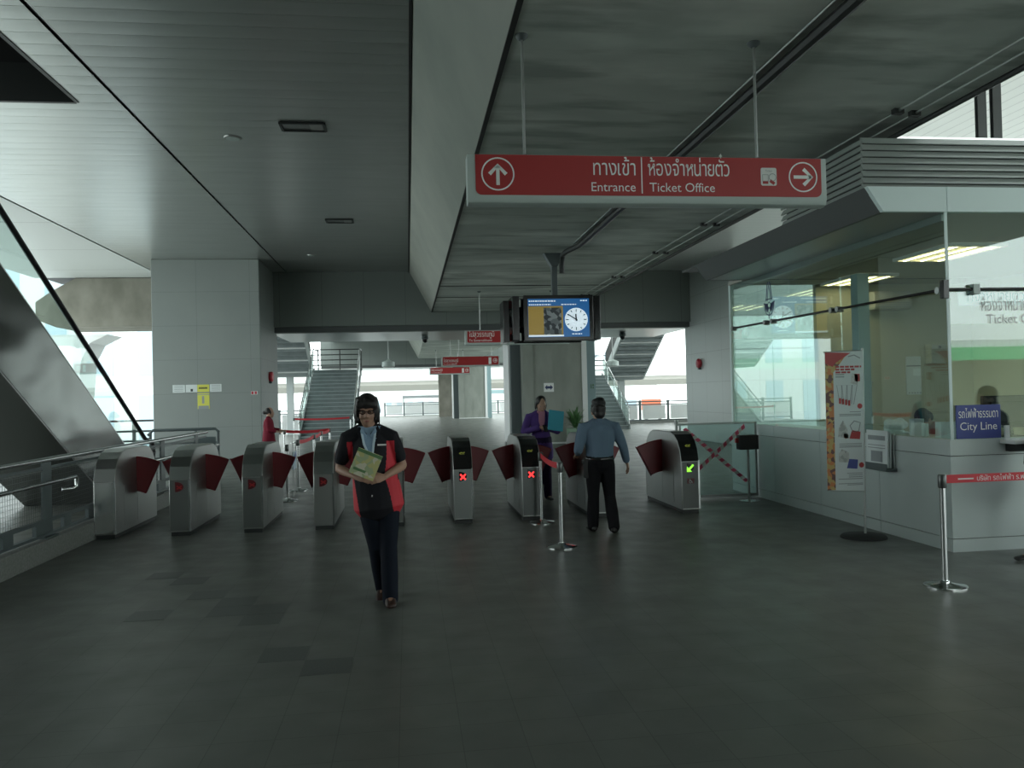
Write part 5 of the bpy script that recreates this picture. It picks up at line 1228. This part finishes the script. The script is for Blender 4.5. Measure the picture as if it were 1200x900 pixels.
# --- woman in purple behind the gates
J = dict(pelvis=(.0,0,.86), neck=(.0,-.01,1.355), head=(.01,-.045,1.485), pitch=.42, yaw=.1, shL=(.175,0,1.29), shR=(-.175,0,1.29), elL=(.265,-.0,1.06), elR=(-.27,-.02,1.06), wrL=(.085,-.21,1.115), wrR=(-.04,-.215,1.14),
         handL=((-.9,-.25,-.1), (0,-.3,-1), -1, .5, .85), handR=((.55,-.3,-.25), (-.2,-.8,.6), -1, .55, .85),
         hipL=(.08,0,.84), hipR=(-.08,0,.84), knL=(.085,-.02,.46), knR=(-.06,-.01,.46), anL=(.095,.02,.085), anR=(-.05,.02,.085), toeL=(.2,-1,0), toeR=(-.15,-1,0))
wm, H = make_person('person', 'woman in purple jacket looking down, standing behind the gates', (2.03, 12.42, 0), 0, J, 'skin_pale', .0085)
trousers(wm, J, 'purple_dark', flare=1.05); shoes(wm, J, 'shoe_black', .85)
b = top_forms(J, .95, -.3, [(-.42,.185,.14),(-.2,.19,.14),(.1,.172,.125),(.38,.142,.108),(.6,.158,.122),(.8,.165,.115),(.92,.122,.095),(.985,.07,.066)], 1.0, .044)
blob('jacket', b, 'purple', wm, .0085, 4)
e = MB(); e.prism([(-.05, 1.37), (.05, 1.37), (.045, 1.22), (.0, 1.06), (-.045, 1.22)], 'Y', -.135, -.12); e.tube([(.06*cos(a), -.012+.066*sin(a), 1.37+.015*sin(a)) for a in np.linspace(0, 2*PI, 19)[:-1]], .02, 8, closed=True); e.build('scarf', 'pink', wm, smooth=True)
hr = MB(); hl = lambda c, r, q=None: hr.ell(H(c), r, 14, 9, H.q @ (q or Quaternion()))
hl((0,.022,.04), (.088,.1,.09)); hl((0,.05,-.025), (.082,.058,.08))
for s_ in (-1, 1): hl((s_*.08,.022,-.03), (.016,.04,.075))
blob('hair', hr, 'hair', wm, .008, 3)
t = thing('folder', 'bright blue folder held in the arm of the woman in purple', 'folder', (2.03+.2, 12.42-.235, 1.235)); t.rotation_euler = (R(-12), R(9), R(6))
e = MB(); e.box(-.12, .12, -.006, -.002, -.16, .15); e.build('cover', 'folder_blue', t, bevel=.002); e = MB(); e.box(-.12, .12, .002, .006, -.16, .155); e.build('back_cover', 'folder_blue', t, bevel=.002); e = MB(); e.box(-.112, .112, -.002, .002, -.15, .14); e.build('paper', 'white_paper', t)
t = thing('mobile_phone', 'small dark phone in hands of the woman in purple', 'phone', (2.03+.03, 12.42-.27, 1.12)); t.rotation_euler = (R(50), 0, R(10)); e = MB(); e.box(-.032, .032, -.065, .065, -.005, .005); e.build('case', 'black_gloss', t, bevel=.004)
# --- woman in maroon by the left pillar, in profile facing right
J = dict(pelvis=(0,0,.78), neck=(.0,.0,1.23), head=(0,-.03,1.355), pitch=.05, shL=(.16,0,1.17), shR=(-.16,0,1.17), elL=(.2,-.08,.95), elR=(-.2,-.02,.95), wrL=(.13,-.3,.92), wrR=(-.16,-.24,.9),
         handL=((-.1,-1,-.1), (.3,0,1), -1, .6, .85), handR=((.1,-1,-.1), (-.3,0,1), 1, .6, .85),
         hipL=(.075,0,.76), hipR=(-.075,0,.76), knL=(.075,-.02,.42), knR=(-.07,.0,.42), anL=(.08,-.04,.085), anR=(-.075,.05,.085))
mw, H = make_person('person', 'woman in long maroon tunic with hair bun by left pillar', (-3.28, 19.75, 0), R(95), J, 'skin_pale', .01)
trousers(mw, J, 'maroon', voxel=.01); shoes(mw, J, 'shoe_black', .9)
b = top_forms(J, .8, -.6, [(-.75,.2,.165),(-.4,.19,.16),(.1,.175,.14),(.38,.15,.122),(.6,.155,.125),(.8,.155,.112),(.92,.115,.092),(.985,.068,.064)], 1.0, .05)
blob('tunic', b, 'maroon', mw, .01, 4)
hr = MB(); hl = lambda c, r, q=None: hr.ell(H(c), r, 14, 9, H.q @ (q or Quaternion()))
hl((0,.025,.03), (.082,.095,.09)); hl((0,.115,.0), (.045,.045,.045)); [hl((s_*.073,.0,.0), (.012,.045,.05)) for s_ in (-1, 1)]
blob('hair', hr, 'hair', mw, .009, 3)
# --- clerk bent over the counter inside the booth
def seated(lab, loc_, rz, top, hz):
    J = dict(pelvis=(0,.12,.5), neck=(0,-.12,.98), head=(0,-.25,1.06), pitch=.95, shL=(.17,-.08,.93), shR=(-.17,-.08,.93), elL=(.25,-.22,.74), elR=(-.25,-.22,.74), wrL=(.12,-.42,.8), wrR=(-.12,-.42,.8),
             handL=((-.2,-1,.1), (0,0,1), -1, .3, .9), handR=((.2,-1,.1), (0,0,1), 1, .3, .9), hipL=(.09,.1,.5), hipR=(-.09,.1,.5), knL=(.12,-.3,.48), knR=(-.12,-.3,.48), anL=(.12,-.28,.09), anR=(-.12,-.28,.09))
    J = {k: ((v[0], v[1], v[2]+hz) if isinstance(v, tuple) and len(v) == 3 and isinstance(v[0], (int, float)) and not k.startswith(('hand', 'toe')) else v) for k, v in J.items()}
    p, H = make_person('person', lab, loc_, rz, J, 'skin_pale', .011)
    b = top_forms(J, .7, .0, None, 1.0, .05); blob('blouse', b, top, p, .011, 4); trousers(p, J, 'trouser_black', voxel=.011)
    hr = MB(); hl = lambda c, r: hr.ell(H(c), r, 14, 9, H.q); hl((0,.02,.03), (.088,.105,.1)); hl((0,.06,-.03), (.08,.07,.09)); blob('hair', hr, 'hair', p, .009, 3); shoes(p, J, 'shoe_black')
    return J
seated('clerk in dusty pink top bending over the booth counter', (6.42, 9.2, .02), R(-70), 'dusty_pink', .15)
t = thing('office_stool', 'dark stool under the bending clerk inside the booth', 'stool', (6.42+.12*sin(R(70))+.02, 9.2+.12*cos(R(70)), .02)); e = MB(); e.lathe([(.2, .5), (.21, .52), (.2, .56)], n=24); e.build('seat', 'black_matt', t, smooth=True); e = MB(); e.lathe([(.22, 0), (.2, .03), (.03, .06), (.03, .5)], n=20); e.build('leg', 'steel_rod', t, smooth=True)
# --- person at the right edge, only a hand and a shoe in the frame
J = dict(pelvis=(0,0,.86), neck=(.0,0,1.36), head=(0,-.03,1.49), shL=(.17,0,1.29), shR=(-.17,0,1.29), elL=(.24,.03,1.05), elR=(-.24,-.02,1.05), wrL=(.22,-.1,.84), wrR=(-.24,-.06,.83), handL=((0,-.2,-1), (1,0,.1), -1, .4, .9), handR=((0,-.2,-1), (-1,0,.1), 1, .4, .9),
         hipL=(.08,0,.84), hipR=(-.08,0,.84), knL=(.08,-.26,.47), knR=(-.08,-.04,.46), anL=(.08,-.31,.085), anR=(-.08,.1,.085))
pr, H = make_person('person', 'person in dark purple cut off by the right edge, black shoe showing', (6.0, 6.92, 0), R(-90), J, 'skin_pale', .011)
trousers(pr, J, 'purple_dark', voxel=.011, flare=1.1); shoes(pr, J, 'shoe_black')
b = top_forms(J, .95, -.25, [(-.5,.2,.16),(-.2,.19,.15),(.1,.175,.128),(.38,.15,.112),(.6,.16,.122),(.8,.165,.115),(.92,.122,.095),(.985,.07,.066)], 1.0, .044); blob('jacket', b, 'purple_dark', pr, .01, 4)
hr = MB(); hl = lambda c, r: hr.ell(H(c), r, 14, 9, H.q); hl((0,.02,.035), (.088,.105,.098)); hl((0,.05,-.04), (.08,.06,.08)); blob('hair', hr, 'hair', pr, .009, 3)

# ------------------------------------------------------------------ daylight, camera
wd = bpy.data.worlds.new('overcast_sky'); SC.world = wd; wd.use_nodes = True
bg = wd.node_tree.nodes['Background']; bg.inputs[0].default_value = (.9, 1., .985, 1); bg.inputs[1].default_value = 3.1
cam = bpy.data.cameras.new('camera'); co = bpy.data.objects.new('camera', cam); COL.objects.link(co)
F_PX, H_EYE = 950., 1.65
roll = R(1.4); x_, y_ = (478-600)/F_PX, -(465-450)/F_PX; c_, s_ = cos(roll), sin(roll)
xu, yu = c_*x_+s_*y_, -s_*x_+c_*y_; pi_ = math.atan(-yu); ya = math.atan(-xu*cos(pi_))
D_ = Vector((sin(ya)*cos(pi_), cos(ya)*cos(pi_), sin(pi_))); R_ = Vector((cos(ya), -sin(ya), 0)); U_ = R_.cross(D_)
R2, U2 = R_*c_ - U_*s_, R_*s_ + U_*c_
M_ = Matrix((R2, U2, -D_)).transposed().to_4x4(); M_.translation = (0, 0, H_EYE); co.matrix_world = M_
cam.sensor_width = 36; cam.lens = 36*F_PX/1200; cam.clip_start = .05; cam.clip_end = 600
SC.camera = co
SC.cycles.use_denoising = True
SC.cycles.transparent_max_bounces = 24; SC.cycles.max_bounces = 12; SC.cycles.diffuse_bounces = 5; SC.cycles.glossy_bounces = 6
SC.cycles.sample_clamp_indirect = 8
vs = SC.view_settings; vs.view_transform = 'Standard'; vs.look = 'None'; vs.exposure = 0; vs.gamma = 1; vs.use_curve_mapping = False
